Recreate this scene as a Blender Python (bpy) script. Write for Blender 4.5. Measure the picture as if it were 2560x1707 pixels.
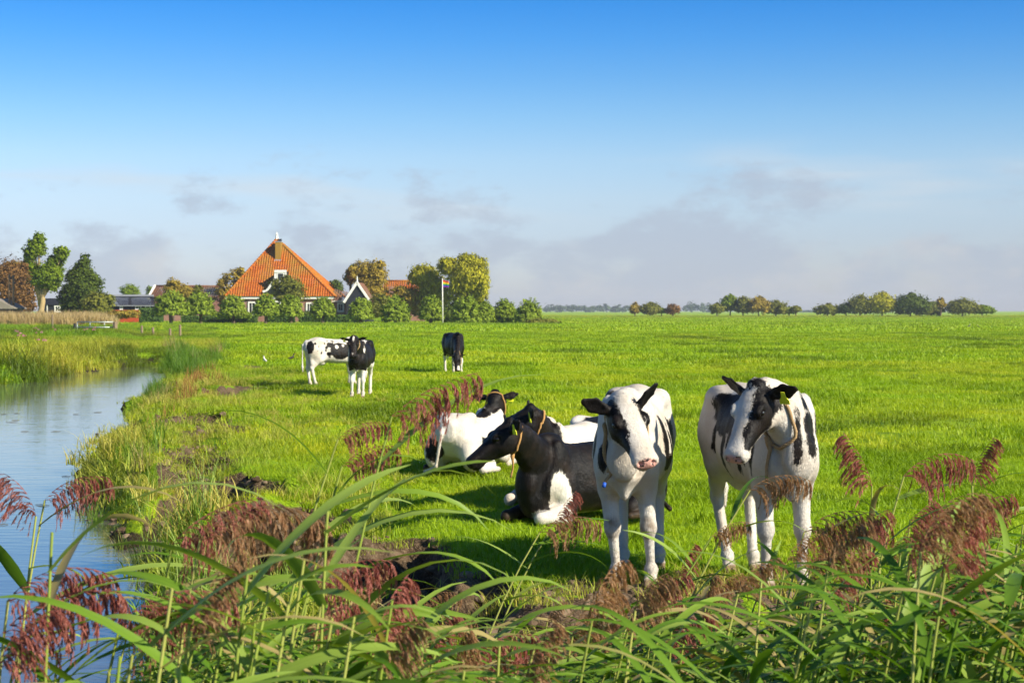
import bpy, bmesh, math, random
import numpy as np
from mathutils import Vector, Matrix

# ------------------------------------------------------------------ scene, camera
scene = bpy.context.scene
for o in list(bpy.data.objects):
    bpy.data.objects.remove(o, do_unlink=True)
R = math.radians
FPX, HORIZ, CAMH = 4267.0, 777.0, 1.65          # focal length in photo pixels, horizon row, eye height
PITCH = math.atan((853.5 - HORIZ) / FPX)
cam_d = bpy.data.cameras.new('camera'); cam = bpy.data.objects.new('camera', cam_d)
scene.collection.objects.link(cam); scene.camera = cam
cam.location = (0, 0, CAMH); cam.rotation_euler = (math.pi / 2 - PITCH, 0, 0)
cam_d.sensor_width = 36.0; cam_d.lens = 60.0
cam_d.clip_start = 0.2; cam_d.clip_end = 20000
cam_d.dof.use_dof = True; cam_d.dof.focus_distance = 10.3; cam_d.dof.aperture_fstop = 10.0

# ------------------------------------------------------------------ sun and sky
SUN_EL, SUN_BACK = R(32.0), R(33.0)             # sun stands to the right, a little behind the camera
sun_from = Vector((math.cos(SUN_EL) * math.cos(SUN_BACK), -math.cos(SUN_EL) * math.sin(SUN_BACK), math.sin(SUN_EL)))
sun_d = bpy.data.lights.new('sun', 'SUN'); sun = bpy.data.objects.new('sun', sun_d)
scene.collection.objects.link(sun)
sun_d.energy = 5.0; sun_d.angle = R(0.55); sun_d.color = (1.0, 0.92, 0.75)
sun.rotation_euler = sun_from.to_track_quat('Z', 'Y').to_euler()
sun.location = (30, -10, 30)

world = bpy.data.worlds.new('World'); scene.world = world; world.use_nodes = True
wt = world.node_tree; wt.nodes.clear()
def wn(t, **k):
    n = wt.nodes.new(t)
    for a, b in k.items(): setattr(n, a, b)
    return n
def wmath(op, a, b=None, clamp=False):
    n = wn('ShaderNodeMath', operation=op, use_clamp=clamp)
    for i, s in enumerate((a, b)):
        if s is None: continue
        if isinstance(s, (int, float)): n.inputs[i].default_value = s
        else: wt.links.new(s, n.inputs[i])
    return n.outputs[0]
sky = wn('ShaderNodeTexSky', sky_type='NISHITA')
sky.sun_disc = False; sky.sun_elevation = SUN_EL
sky.sun_rotation = math.atan2(sun_from.x, sun_from.y)
sky.altitude = 0; sky.air_density = 1.0; sky.dust_density = 0.6; sky.ozone_density = 3.0
tc = wn('ShaderNodeTexCoord'); sep = wn('ShaderNodeSeparateXYZ')
wt.links.new(tc.outputs['Generated'], sep.inputs[0])
SKY_STRENGTH = 0.09
HAZE_DENSITY = 0.00018
SKY_STRENGTH = 0.0755
ramp = wn('ShaderNodeValToRGB'); cr = ramp.color_ramp; cr.interpolation = 'LINEAR'
_st = [(.0, (1.42, 1.46, 1.95)), (.018, (1.38, 1.43, 1.86)), (.0415, (1.32, 1.36, 1.76)), (.065, (1.40, 1.44, 1.73)), (.088, (1.30, 1.46, 1.74)), (.111, (.98, 1.36, 1.74)), (.134, (.66, 1.20, 1.74)), (.157, (.40, 1.06, 1.77)), (.177, (.25, .94, 1.74)), (.45, (.55, .95, 1.35))]
while len(cr.elements) < len(_st): cr.elements.new(0.5)
for e, (p, c) in zip(cr.elements, _st): e.position = p; e.color = (*[x * .69 for x in c], 1)
wt.links.new(sep.outputs[2], ramp.inputs[0])
tint = wn('ShaderNodeMix', data_type='RGBA', blend_type='MULTIPLY'); tint.inputs[0].default_value = 1.0
wt.links.new(sky.outputs[0], tint.inputs[6]); wt.links.new(ramp.outputs[0], tint.inputs[7])
# low cloud bank and thin high streaks
def wnoise(sx, sz, scale, detail, rough=.55, off=(0, 0, 0)):
    m = wn('ShaderNodeMapping'); m.inputs['Scale'].default_value = (sx, sx, sz); m.inputs['Location'].default_value = off; wt.links.new(tc.outputs['Generated'], m.inputs[0])
    n = wn('ShaderNodeTexNoise'); n.inputs['Scale'].default_value = scale; n.inputs['Detail'].default_value = detail; n.inputs['Roughness'].default_value = rough; wt.links.new(m.outputs[0], n.inputs['Vector']); return n.outputs[0]
def wrange(v, a, b, c=0.0, d=1.0):
    n = wn('ShaderNodeMapRange', interpolation_type='SMOOTHSTEP'); wt.links.new(v, n.inputs[0])
    for i, x in enumerate((a, b, c, d)): n.inputs[i + 1].default_value = x
    return n.outputs[0]
Z = sep.outputs[2]
puff = wnoise(1, 2.1, 14.0, 6.0, .6, (3.1, .4, .2))
bank = wrange(wmath('SUBTRACT', puff, wmath('MULTIPLY', Z, 3.7)), .27, .43)
bank = wmath('MULTIPLY', bank, wrange(Z, .0, .02, .35, .85))
glow = wrange(wmath('SUBTRACT', wnoise(1, 1.8, 11.0, 5.0, .6, (9.3, 2.0, 1.1)), wmath('MULTIPLY', Z, 3.0)), .42, .62, 0, .75)
streak = wmath('MULTIPLY', wrange(wnoise(1, 7.5, 4.5, 3.0, .5, (1.7, 5.2, 2.5)), .50, .72), wmath('MULTIPLY', wrange(Z, .045, .062), wrange(Z, .105, .075)))
def wmix(f, a, b):
    n = wn('ShaderNodeMix', data_type='RGBA'); wt.links.new(f, n.inputs[0])
    for i, s in ((6, a), (7, b)):
        if isinstance(s, tuple): n.inputs[i].default_value = (*[x / 0.13 for x in s], 1)
        else: wt.links.new(s, n.inputs[i])
    return n.outputs[2]
c1 = wmix(wmath('MULTIPLY', streak, .55), tint.outputs[2], (.70, .74, .78))
cc_ = wmix(glow, (.45, .51, .62), (.66, .65, .65))
sky_out = wmix(wmath('MULTIPLY', bank, .74), c1, cc_)
bg = wn('ShaderNodeBackground'); bg.inputs['Strength'].default_value = SKY_STRENGTH
wt.links.new(sky_out, bg.inputs['Color'])
wo = wn('ShaderNodeOutputWorld'); wt.links.new(bg.outputs[0], wo.inputs['Surface'])

scene.view_settings.view_transform = 'Standard'; scene.view_settings.look = 'None'
scene.view_settings.exposure = 0.80; scene.view_settings.gamma = 1.0
scene.view_settings.use_curve_mapping = False
scene.render.engine = 'CYCLES'
cy = scene.cycles
cy.use_denoising = True; cy.adaptive_threshold = 0.02; cy.max_bounces = 6; cy.diffuse_bounces = 2; cy.glossy_bounces = 3
cy.transmission_bounces = 4; cy.transparent_max_bounces = 6; cy.volume_bounces = 0
cy.sample_clamp_indirect = 6.0; cy.caustics_reflective = False; cy.caustics_refractive = False
# ------------------------------------------------------------------ helpers
COL = scene.collection
rng = np.random.default_rng(7)
random.seed(7)
_sp, _cp = math.sin(PITCH), math.cos(PITCH)
def ray(px, py):
    u = (px - 1280.0) / FPX; v = (853.5 - py) / FPX
    return np.array((u, _cp + v * _sp, -_sp + v * _cp))
def at(px, py, y):                     # the point of a plane at distance y that the photo shows at (px, py)
    d = ray(px, py); t = y / d[1]
    return np.array((d[0] * t, y, CAMH + d[2] * t))
def gnd(px, py, z=0.0):
    d = ray(px, py); t = (z - CAMH) / d[2]
    return np.array((d[0] * t, d[1] * t, z))

def tag(o, label=None, cat=None, group=None, kind=None):
    if label: o['label'] = label
    if cat: o['category'] = cat
    if group: o['group'] = group
    if kind: o['kind'] = kind
    return o
def empty(name, loc=(0, 0, 0), rz=0.0):
    o = bpy.data.objects.new(name, None); COL.objects.link(o)
    o.location = loc; o.rotation_euler = (0, 0, rz); o.empty_display_size = 0.2
    return o
def link(name, me, parent=None, loc=None):
    o = bpy.data.objects.new(name, me); COL.objects.link(o)
    if parent is not None: o.parent = parent
    if loc is not None: o.location = loc
    return o
def mesh_np(name, V, F, mat=None, smooth=False):
    """V (n,3); F (m,k) array of equal-size faces, or a list of such arrays"""
    if not isinstance(F, list): F = [F]
    F = [np.asarray(f, dtype=np.int32) for f in F if len(f)]
    me = bpy.data.meshes.new(name)
    V = np.asarray(V, dtype=np.float32)
    me.vertices.add(len(V)); me.vertices.foreach_set('co', V.ravel())
    nl = sum(f.size for f in F); npoly = sum(len(f) for f in F)
    me.loops.add(nl); me.polygons.add(npoly)
    me.loops.foreach_set('vertex_index', np.concatenate([f.ravel() for f in F]))
    tot = np.concatenate([np.full(len(f), f.shape[1], np.int32) for f in F])
    st = np.concatenate(([0], np.cumsum(tot)[:-1])).astype(np.int32)
    me.polygons.foreach_set('loop_start', st)
    if smooth: me.polygons.foreach_set('use_smooth', np.ones(npoly, bool))
    me.update(calc_edges=True)
    if mat is not None: me.materials.append(mat)
    return me
def fattr(me, name, data, typ='FLOAT', dom='POINT'):
    a = me.attributes.new(name, typ, dom)
    a.data.foreach_set('value' if typ in ('FLOAT', 'INT') else ('vector' if typ == 'FLOAT_VECTOR' else 'color'), np.ascontiguousarray(data).ravel())

class MB:
    """collects boxes, prisms, tubes; build() links them as one mesh object"""
    def __init__(s): s.V = []; s.F = []
    def add(s, V, F):
        o = len(s.V); s.V += [tuple(map(float, v)) for v in V]; s.F += [tuple(i + o for i in f) for f in F]; return s
    def box(s, x0, x1, y0, y1, z0, z1):
        V = [(x0, y0, z0), (x1, y0, z0), (x1, y1, z0), (x0, y1, z0), (x0, y0, z1), (x1, y0, z1), (x1, y1, z1), (x0, y1, z1)]
        return s.add(V, [(0, 3, 2, 1), (4, 5, 6, 7), (0, 1, 5, 4), (1, 2, 6, 5), (2, 3, 7, 6), (3, 0, 4, 7)])
    def prism(s, poly, y0, y1):            # polygon in (x, z), extruded along y
        n = len(poly); V = [(x, y0, z) for x, z in poly] + [(x, y1, z) for x, z in poly]
        F = [tuple(range(n)), tuple(range(2 * n - 1, n - 1, -1))] + [(i, i + n, (i + 1) % n + n, (i + 1) % n) for i in range(n)]
        return s.add(V, F)
    def bar(s, a, b, w, d, up=(0, 1, 0)):  # rectangular bar between two points
        a, b = Vector(a), Vector(b); ax = (b - a).normalized(); u = Vector(up); u = (u - ax * u.dot(ax)).normalized(); t = ax.cross(u)
        V = [p + t * i * w / 2 + u * j * d / 2 for p in (a, b) for i, j in ((-1, -1), (1, -1), (1, 1), (-1, 1))]
        return s.add(V, [(0, 1, 2, 3), (7, 6, 5, 4)] + [(i, i + 4, (i + 1) % 4 + 4, (i + 1) % 4) for i in range(4)])
    def tube(s, pts, rad, n=8, cap=True):
        pts = [Vector(p) for p in pts]; rad = rad if hasattr(rad, '__len__') else [rad] * len(pts)
        V = []; F = []; ref = Vector((0.31, 0.95, 0.05))
        for i, p in enumerate(pts):
            ax = (pts[min(i + 1, len(pts) - 1)] - pts[max(i - 1, 0)]).normalized()
            u = (ref - ax * ref.dot(ax))
            if u.length < 0.1: u = Vector((1, 0, 0)) - ax * ax.x
            u.normalize(); t = ax.cross(u)
            V += [p + (u * math.cos(k * 2 * math.pi / n) + t * math.sin(k * 2 * math.pi / n)) * rad[i] for k in range(n)]
        for i in range(len(pts) - 1):
            F += [(i * n + k, i * n + (k + 1) % n, (i + 1) * n + (k + 1) % n, (i + 1) * n + k) for k in range(n)]
        if cap: F += [tuple(range(n - 1, -1, -1)), tuple((len(pts) - 1) * n + k for k in range(n))]
        return s.add(V, F)
    def mesh(s, name, mat, smooth=False):
        me = bpy.data.meshes.new(name); me.from_pydata(s.V, [], s.F); me.materials.append(mat)
        if smooth: me.polygons.foreach_set('use_smooth', [True] * len(me.polygons))
        bm = bmesh.new(); bm.from_mesh(me); bmesh.ops.recalc_face_normals(bm, faces=bm.faces); bm.to_mesh(me); bm.free()
        me.update(); return me
    def build(s, name, mat, parent=None, smooth=False):
        return link(name, s.mesh(name, mat, smooth), parent)

# numpy gradient noise ------------------------------------------------
def _hash(ix, iy, seed):
    h = (ix.astype(np.int64) * 374761393 + iy.astype(np.int64) * 668265263 + seed * 1442695041) & 0xffffffff
    h = ((h ^ (h >> 13)) * 1274126177) & 0xffffffff
    h = h ^ (h >> 16)
    return (h & 0xffff) / 65535.0
def noise2(x, y, seed=0):
    ix = np.floor(x); iy = np.floor(y); fx = x - ix; fy = y - iy
    u = fx * fx * fx * (fx * (fx * 6 - 15) + 10); v = fy * fy * fy * (fy * (fy * 6 - 15) + 10)
    a = _hash(ix, iy, seed); b = _hash(ix + 1, iy, seed); c = _hash(ix, iy + 1, seed); d = _hash(ix + 1, iy + 1, seed)
    return (a + (b - a) * u) * (1 - v) + (c + (d - c) * u) * v - 0.5
def fbm(x, y, octv=4, seed=0):
    s = 0.0; a = 1.0
    for i in range(octv):
        s = s + a * noise2(x * 2 ** i + 17.3 * i, y * 2 ** i - 9.1 * i, seed + i); a *= 0.5
    return s
def sstep(e0, e1, x):
    t = np.clip((x - e0) / (e1 - e0), 0, 1); return t * t * (3 - 2 * t)
def poly_sd(P, x, y):                  # signed distance to a polygon, negative inside
    P = np.asarray(P, float); n = len(P); d = np.full(x.shape, 1e18); ins = np.zeros(x.shape, bool)
    for i in range(n):
        ax, ay = P[i]; bx, by = P[(i + 1) % n]; ex, ey = bx - ax, by - ay
        wx, wy = x - ax, y - ay; t = np.clip((wx * ex + wy * ey) / (ex * ex + ey * ey + 1e-12), 0, 1)
        d = np.minimum(d, (wx - ex * t) ** 2 + (wy - ey * t) ** 2)
        c = ((ay <= y) & (y < by)) | ((by <= y) & (y < ay))
        with np.errstate(divide='ignore', invalid='ignore'):
            ins ^= c & (x < ax + (y - ay) * ex / (ey if ey != 0 else 1e-12))
    d = np.sqrt(d); return np.where(ins, -d, d)

# materials ------------------------------------------------------------
class NT:
    def __init__(s, name):
        s.m = bpy.data.materials.new(name); s.m.use_nodes = True; s.t = s.m.node_tree
        s.b = s.t.nodes['Principled BSDF']; s.out = s.t.nodes['Material Output']
    def n(s, typ, inp=None, **k):
        x = s.t.nodes.new(typ)
        for a, b in k.items(): setattr(x, a, b)
        for a, b in (inp or {}).items(): s.set(x.inputs[a], b)
        return x
    def set(s, sock, v):
        if isinstance(v, bpy.types.NodeSocket): s.t.links.new(v, sock)
        elif isinstance(v, bpy.types.Node): s.t.links.new(v.outputs[0], sock)
        else: sock.default_value = (*v, 1.0) if (hasattr(v, '__len__') and len(v) == 3 and len(getattr(sock, 'default_value', (0, 0, 0))) == 4) else v
    def math(s, op, a, b=0.0, c=None, clamp=False):
        x = s.t.nodes.new('ShaderNodeMath'); x.operation = op; x.use_clamp = clamp
        s.set(x.inputs[0], a); s.set(x.inputs[1], b)
        if c is not None: s.set(x.inputs[2], c)
        return x.outputs[0]
    def noise(s, scale, detail=3.0, vec=None, rough=0.55, out=0):
        x = s.t.nodes.new('ShaderNodeTexNoise'); x.inputs['Scale'].default_value = scale; x.inputs['Detail'].default_value = detail
        x.inputs['Roughness'].default_value = rough
        if vec is not None: s.set(x.inputs['Vector'], vec)
        return x.outputs[out]
    def obj(s): return s.n('ShaderNodeTexCoord').outputs['Object']
    def scaled(s, vec, sc): return s.n('ShaderNodeMapping', {'Vector': vec, 'Scale': sc}).outputs[0]
    def attr(s, name, typ='GEOMETRY', out='Fac'): return s.n('ShaderNodeAttribute', attribute_name=name, attribute_type=typ).outputs[out]
    def mix(s, fac, a, b, blend='MIX'):
        x = s.t.nodes.new('ShaderNodeMix'); x.data_type = 'RGBA'; x.blend_type = blend
        s.set(x.inputs[0], fac); s.set(x.inputs[6], a); s.set(x.inputs[7], b); return x.outputs[2]
    def remap(s, v, a, b, c=0.0, d=1.0):
        return s.n('ShaderNodeMapRange', {'Value': v, 'From Min': a, 'From Max': b, 'To Min': c, 'To Max': d}).outputs[0]
    def bump(s, h, strength=0.3, dist=0.02):
        return s.n('ShaderNodeBump', {'Height': h, 'Strength': strength, 'Distance': dist}).outputs[0]
    def P(s, **k):
        for a, v in k.items(): s.set(s.b.inputs[a.replace('_', ' ')], v)
        return s.m
def flat(name, col, rough=0.7, var=0.25, scale=6.0, metal=0.0, spec=0.3):
    t = NT(name); f = t.noise(scale, 4, t.obj())
    c = t.mix(f, tuple(x * (1 - var) for x in col), tuple(min(1, x * (1 + var)) for x in col))
    t.P(Base_Color=c, Roughness=rough, Metallic=metal, Specular_IOR_Level=spec); return t.m
def leafmat(name, c0, c1, trans=0.35, rough=0.55, attr=None, typ='GEOMETRY', spec=0.25):
    """two-sided leaf: reflected and transmitted light; colour varies from leaf to leaf"""
    t = NT(name)
    fac = t.attr(attr, typ) if attr else t.n('ShaderNodeObjectInfo').outputs['Random']
    c = t.mix(fac, c0, c1)
    t.P(Base_Color=c, Roughness=rough, Specular_IOR_Level=spec)
    tr = t.n('ShaderNodeBsdfTranslucent', {'Color': t.mix(1.0, c, (1.0, 1.0, 0.55), 'MULTIPLY')})
    mx = t.n('ShaderNodeMixShader', {0: trans, 1: t.b.outputs[0], 2: tr.outputs[0]})
    t.t.links.new(mx.outputs[0], t.out.inputs['Surface']); return t.m

# scattering of stuff ----------------------------------------------------
def scatter(name, P, rot, scl, idx, variants, label, attrs=None, tilt=None, cat=None):
    """instances of the variant meshes at points P, as ONE object of kind stuff"""
    vc = bpy.data.collections.new(name + '_pieces')
    for i, me in enumerate(variants):
        vc.objects.link(bpy.data.objects.new('%s_piece_%02d' % (name, i), me))
    me = bpy.data.meshes.new(name); n = len(P)
    me.vertices.add(n); me.vertices.foreach_set('co', np.asarray(P, np.float32).ravel())
    eul = np.zeros((n, 3), np.float32); eul[:, 2] = rot
    if tilt is not None: eul[:, 0] = tilt[:, 0]; eul[:, 1] = tilt[:, 1]
    fattr(me, 'rot', eul, 'FLOAT_VECTOR')
    sc = np.asarray(scl, np.float32); sc = np.repeat(sc[:, None], 3, 1) if sc.ndim == 1 else sc
    fattr(me, 'scl', sc.astype(np.float32), 'FLOAT_VECTOR'); fattr(me, 'idx', np.asarray(idx, np.int32), 'INT')
    for k, v in (attrs or {}).items(): fattr(me, k, np.asarray(v, np.float32))
    o = link(name, me); tag(o, label, cat, None, 'stuff')
    g = bpy.data.node_groups.new(name, 'GeometryNodeTree')
    g.interface.new_socket('Geometry', in_out='INPUT', socket_type='NodeSocketGeometry')
    g.interface.new_socket('Geometry', in_out='OUTPUT', socket_type='NodeSocketGeometry')
    gi = g.nodes.new('NodeGroupInput'); go = g.nodes.new('NodeGroupOutput')
    ip = g.nodes.new('GeometryNodeInstanceOnPoints'); ci = g.nodes.new('GeometryNodeCollectionInfo')
    ci.inputs['Collection'].default_value = vc; ci.inputs['Separate Children'].default_value = True; ci.inputs['Reset Children'].default_value = True
    mp = g.nodes.new('GeometryNodeMeshToPoints')
    def na(nm, dt):
        x = g.nodes.new('GeometryNodeInputNamedAttribute'); x.data_type = dt; x.inputs['Name'].default_value = nm; return x.outputs['Attribute']
    g.links.new(gi.outputs[0], mp.inputs['Mesh']); g.links.new(mp.outputs[0], ip.inputs['Points'])
    g.links.new(ci.outputs[0], ip.inputs['Instance']); ip.inputs['Pick Instance'].default_value = True
    g.links.new(na('idx', 'INT'), ip.inputs['Instance Index'])
    er = g.nodes.new('FunctionNodeEulerToRotation'); g.links.new(na('rot', 'FLOAT_VECTOR'), er.inputs[0]); g.links.new(er.outputs[0], ip.inputs['Rotation'])
    g.links.new(na('scl', 'FLOAT_VECTOR'), ip.inputs['Scale'])
    g.links.new(ip.outputs[0], go.inputs[0])
    md = o.modifiers.new('scatter', 'NODES'); md.node_group = g
    return o
def blades(n, h, hv, w, spread, bend, rs, seg=2):
    """n grass blades round the origin; returns V, F, per-vertex tone"""
    ang = rs.uniform(0, 2 * np.pi, n); rr = spread * np.sqrt(rs.uniform(0, 1, n))
    bx, by = rr * np.cos(ang), rr * np.sin(ang)
    H = h * (1 + hv * rs.uniform(-1, 1, n)); az = rs.uniform(0, 2 * np.pi, n); B = bend * rs.uniform(0.2, 1.3, n) * H
    fa = az + np.pi / 2 + rs.uniform(-.6, .6, n); W = w * rs.uniform(.7, 1.3, n); tone = rs.uniform(0, 1, n)
    V = []; T = []
    for i in range(seg):
        t = i / seg; cx = bx + np.cos(az) * B * t * t; cyy = by + np.sin(az) * B * t * t; cz = H * (t - 0.25 * bend * t * t)
        ww = W * (1 - 0.6 * t) / 2
        V += [np.stack((cx - np.cos(fa) * ww, cyy - np.sin(fa) * ww, cz), 1), np.stack((cx + np.cos(fa) * ww, cyy + np.sin(fa) * ww, cz), 1)]
    V += [np.stack((bx + np.cos(az) * B, by + np.sin(az) * B, H * (1 - 0.25 * bend)), 1)]
    k = 2 * seg + 1; VV = np.stack(V, 1).reshape(-1, 3); base = np.arange(n)[:, None] * k
    Q = np.concatenate([base + np.array([2 * i, 2 * i + 1, 2 * i + 3, 2 * i + 2]) for i in range(seg - 1)]) if seg > 1 else np.zeros((0, 4), int)
    T3 = base + np.array([2 * seg - 2, 2 * seg - 1, 2 * seg])
    return VV, Q, T3, np.repeat(tone, k)
def tuft(name, mat, parts, seed):
    """a tuft mesh from several blades() calls"""
    rs = np.random.default_rng(seed); Vs = []; Qs = []; Ts = []; tn = []; o = 0
    for p in parts:
        V, Q, T, t = blades(rs=rs, **p); Vs.append(V); Qs.append(Q + o); Ts.append(T + o); tn.append(t); o += len(V)
    me = mesh_np(name, np.concatenate(Vs), [np.concatenate(Qs), np.concatenate(Ts)], mat)
    fattr(me, 'tone', np.concatenate(tn).astype(np.float32)); return me
# ------------------------------------------------------------------ ground, pond
WATER_Z = -0.50
shore_px = [(480, 1707), (428, 1590), (440, 1500), (410, 1405), (330, 1340), (255, 1275), (228, 1215), (262, 1150), (330, 1075), (372, 1020), (392, 985), (440, 962), (462, 945), (446, 925),
            (380, 912), (300, 918), (200, 930), (120, 942), (40, 958), (-60, 985), (-300, 1010)]
SHORE = [tuple(gnd(a, b, WATER_Z)[:2]) for a, b in shore_px]
WPOLY = [(14, 7.4), (4, 7.9), (1.8, 8.1), (0.4, 8.25), (-0.7, 8.5), (-1.4, 9.0)] + SHORE + [(-60, 30), (-30, 2.6), (14, 2.6)]
PITS = [(488, 1052, .55, .5), (545, 1080, .42, .40), (500, 1160, .40, .25), (470, 1128, .45, .2), (560, 1240, .50, .45), (505, 1215, .45, .5), (600, 975, .6, .3), (545, 985, .5, .25), (620, 920, .9, .2), (690, 1345, .42, .5), (590, 1310, .35, .4),
        (860, 1385, .30, .25), (1040, 1440, .34, .30), (1180, 1480, .30, .25), (2010, 1075, .5, .05), (2200, 1110, .6, .05), (740, 1290, .4, .3), (1000, 1375, .35, .3)]
PITXY = [(*gnd(a, b)[:2], r, d) for a, b, r, d in PITS]
DIRT = [(1.7, 9.35, 2.0, .75), (.55, 9.3, 1.0, .6), (3.3, 9.2, 1.6, .55), (.75, 10.1, .6, .42), (1.7, 9.95, .7, .45), (1.25, 10.5, .35, .25)]
def terrain(x, y):
    """height and soil share of the ground at x, y"""
    x = np.asarray(x, float); y = np.asarray(y, float)
    near = y < 130
    sd = np.full(x.shape, 50.0)
    if near.any(): sd[near] = poly_sd(WPOLY, x[near], y[near])
    sdn = sd + (fbm(x * 1.1, y * 1.1, 3, 5) * .55) * np.clip(y / 14, .6, 2.0) * (sd < 20)
    bw = 0.75 + 1.5 * np.exp(-((x + .7) / 1.3) ** 2 - ((y - 10) / 2.2) ** 2) + .9 * sstep(14, 40, y)
    z = WATER_Z + 0.52 * sstep(-.05, 1.0, np.clip(sdn / bw, -1, 1.2)) - .02
    z = np.where(sdn < 0, WATER_Z - .02 + .9 * np.clip(sdn, -1.2, 0), z)
    fade = np.clip(1.4 - y / 90, .25, 1.0)
    hum = fbm(x * .9, y * .9, 3, 11) * .055 + fbm(x * .22, y * .22, 2, 31) * .07 + np.abs(fbm(x * 3.1, y * 3.1, 2, 41)) * .025
    z = z + hum * fade * sstep(-.2, .6, sdn)
    rough = (1 - sstep(.4, 2.6, sdn)) * sstep(-.3, .1, sdn) * (y < 60)
    rn = fbm(x * 1.9, y * 1.5, 4, 21); z = z + rough * rn * .26
    soil = rough * sstep(.20, .34, -rn) * (y < 45)
    for a, b, r, d in PITXY:
        r = r * .95; ry = r * 1.3 + .022 * b
        q = ((x - a) / (r * .85)) ** 2 + ((y - b) / ry) ** 2 + fbm(x * 3, y * 3, 3, 8) * .9
        g = np.exp(-np.clip(q, 0, 20) * .8); z = z - d * 1.1 * sstep(.22, .62, g); soil = np.maximum(soil, sstep(.16, .36, g) * min(1, d * 3.2))
        q2 = ((x - a + r * .9) / r) ** 2 + ((y - b - .2) / ry) ** 2; z = z + .07 * (d > .2) * np.exp(-q2)
    for a, b, rx, ry in DIRT:
        q = ((x - a) / rx) ** 2 + ((y - b) / ry) ** 2 + fbm(x * 2.2, y * 2.2, 4, 9) * 1.1
        soil = np.maximum(soil, 1 - sstep(.55, 1.15, q))
    edge = (1 - sstep(.06, .34, sdn / bw)) * (y < 14) * sstep(-.8, .3, x + fbm(x, y, 2, 3))
    soil = np.maximum(soil, edge)
    soil = np.maximum(soil, (1 - sstep(.02, .22, sdn)) * (y > 9))
    soil = np.maximum(soil, (1 - sstep(.35, 1.3, sdn)) * (y > 42))
    z = z + soil * fbm(x * 6, y * 6, 3, 77) * .06 * (y < 40)
    m = np.exp(-np.clip(((x - 1.15) / 1.25) ** 2 + ((y - 10.25) / .8) ** 2, 0, 9) ** 2); z = z * (1 - m) - .012 * m
    # far dike and the rough strip before it
    z = z + .45 * np.exp(-((y - 470) / 22) ** 2) * sstep(-30, 10, x)
    return z, soil, sdn

rows = np.concatenate([np.geomspace(1.2, 8, 60)[:-1], np.geomspace(8, 45, 400)[:-1], np.geomspace(45, 130, 130)[:-1], np.geomspace(130, 6000, 120)])
ta = np.concatenate([np.linspace(-1.6, -.36, 24)[:-1], np.linspace(-.36, .36, 420), np.linspace(.36, 1.6, 24)[1:]])
GX = rows[:, None] * ta[None, :]; GY = np.repeat(rows[:, None], len(ta), 1)
GZ, GS, GD = terrain(GX, GY)
nr, nc = GX.shape; gi = np.arange(nr * nc).reshape(nr, nc)
GQ = np.stack([gi[:-1, :-1], gi[:-1, 1:], gi[1:, 1:], gi[1:, :-1]], -1).reshape(-1, 4)

def ground_material():
    t = NT('pasture'); o = t.obj(); s = t.attr('soil')
    g = t.mix(t.remap(t.noise(.35, 5, o), .35, .65), (.18, .33, .008), (.28, .41, .012))
    g = t.mix(t.remap(t.noise(.03, 3, o), .45, .7), g, (.33, .40, .018))
    g = t.mix(t.remap(t.noise(1.4, 4, t.scaled(o, (1, .35, 1))), .56, .68), g, (.085, .17, .010))  # stretched dark streaks: shade of taller clumps painted into the colour
    far = t.attr('far')
    g = t.mix(t.math('MULTIPLY', far, t.remap(t.noise(.05, 4, t.scaled(o, (.35, 1, 1))), .45, .6), clamp=True), g, (.34, .32, .03))
    d = t.mix(t.remap(t.noise(5, 5, o), .35, .65), (.060, .038, .022), (.17, .115, .07))
    d = t.mix(t.remap(t.noise(45, 4, o), .5, .75), d, (.27, .195, .125))
    d = t.mix(t.attr('wet'), d, (.035, .023, .014))
    c = t.mix(t.remap(t.math('ADD', s, t.math('MULTIPLY', t.math('SUBTRACT', t.noise(9, 4, o), .5), .6)), .4, .62), g, d)
    h = t.math('ADD', t.noise(22, 5, o), t.math('MULTIPLY', t.noise(90, 3, o), .5))
    t.P(Base_Color=c, Roughness=.9, Specular_IOR_Level=.12, Normal=t.bump(h, .8, .09)); return t.m
M_GROUND = ground_material()
gme = mesh_np('pasture', np.stack([GX, GY, GZ], -1).reshape(-1, 3), GQ, M_GROUND, True)
fattr(gme, 'soil', GS.ravel().astype(np.float32))
fattr(gme, 'far', (sstep(300, 330, GY) * (1 - sstep(600, 800, GY)) * sstep(-60, 0, GX)).ravel().astype(np.float32))
fattr(gme, 'wet', (1 - sstep(-.5, -.12, GZ)).ravel().astype(np.float32))
tag(link('pasture', gme), 'flat green pasture with trodden muddy bank by the water', None, None, 'structure')

def water_material():
    t = NT('pond_water'); o = t.obj()
    dist = t.n('ShaderNodeSeparateXYZ', {0: o}).outputs[1]
    v = t.scaled(o, (1.2, 4.0, 1.0))
    h = t.math('ADD', t.noise(1.6, 3, v), t.math('MULTIPLY', t.noise(.5, 2, t.scaled(o, (1, 2.2, 1))), 1.2))
    t.P(Base_Color=t.mix(t.noise(.3, 3, o), (.10, .108, .088), (.13, .135, .105)), Roughness=.035, IOR=1.45, Specular_IOR_Level=.75, Normal=t.bump(h, .10, .03)); return t.m
wme = mesh_np('pond', np.array([(-90, 1.3, WATER_Z), (20, 1.3, WATER_Z), (20, 95, WATER_Z), (-90, 95, WATER_Z)]), np.array([[0, 1, 2, 3]]), water_material())
tag(link('water', wme), 'calm pond water reflecting the sky', None, None, 'structure')
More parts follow.
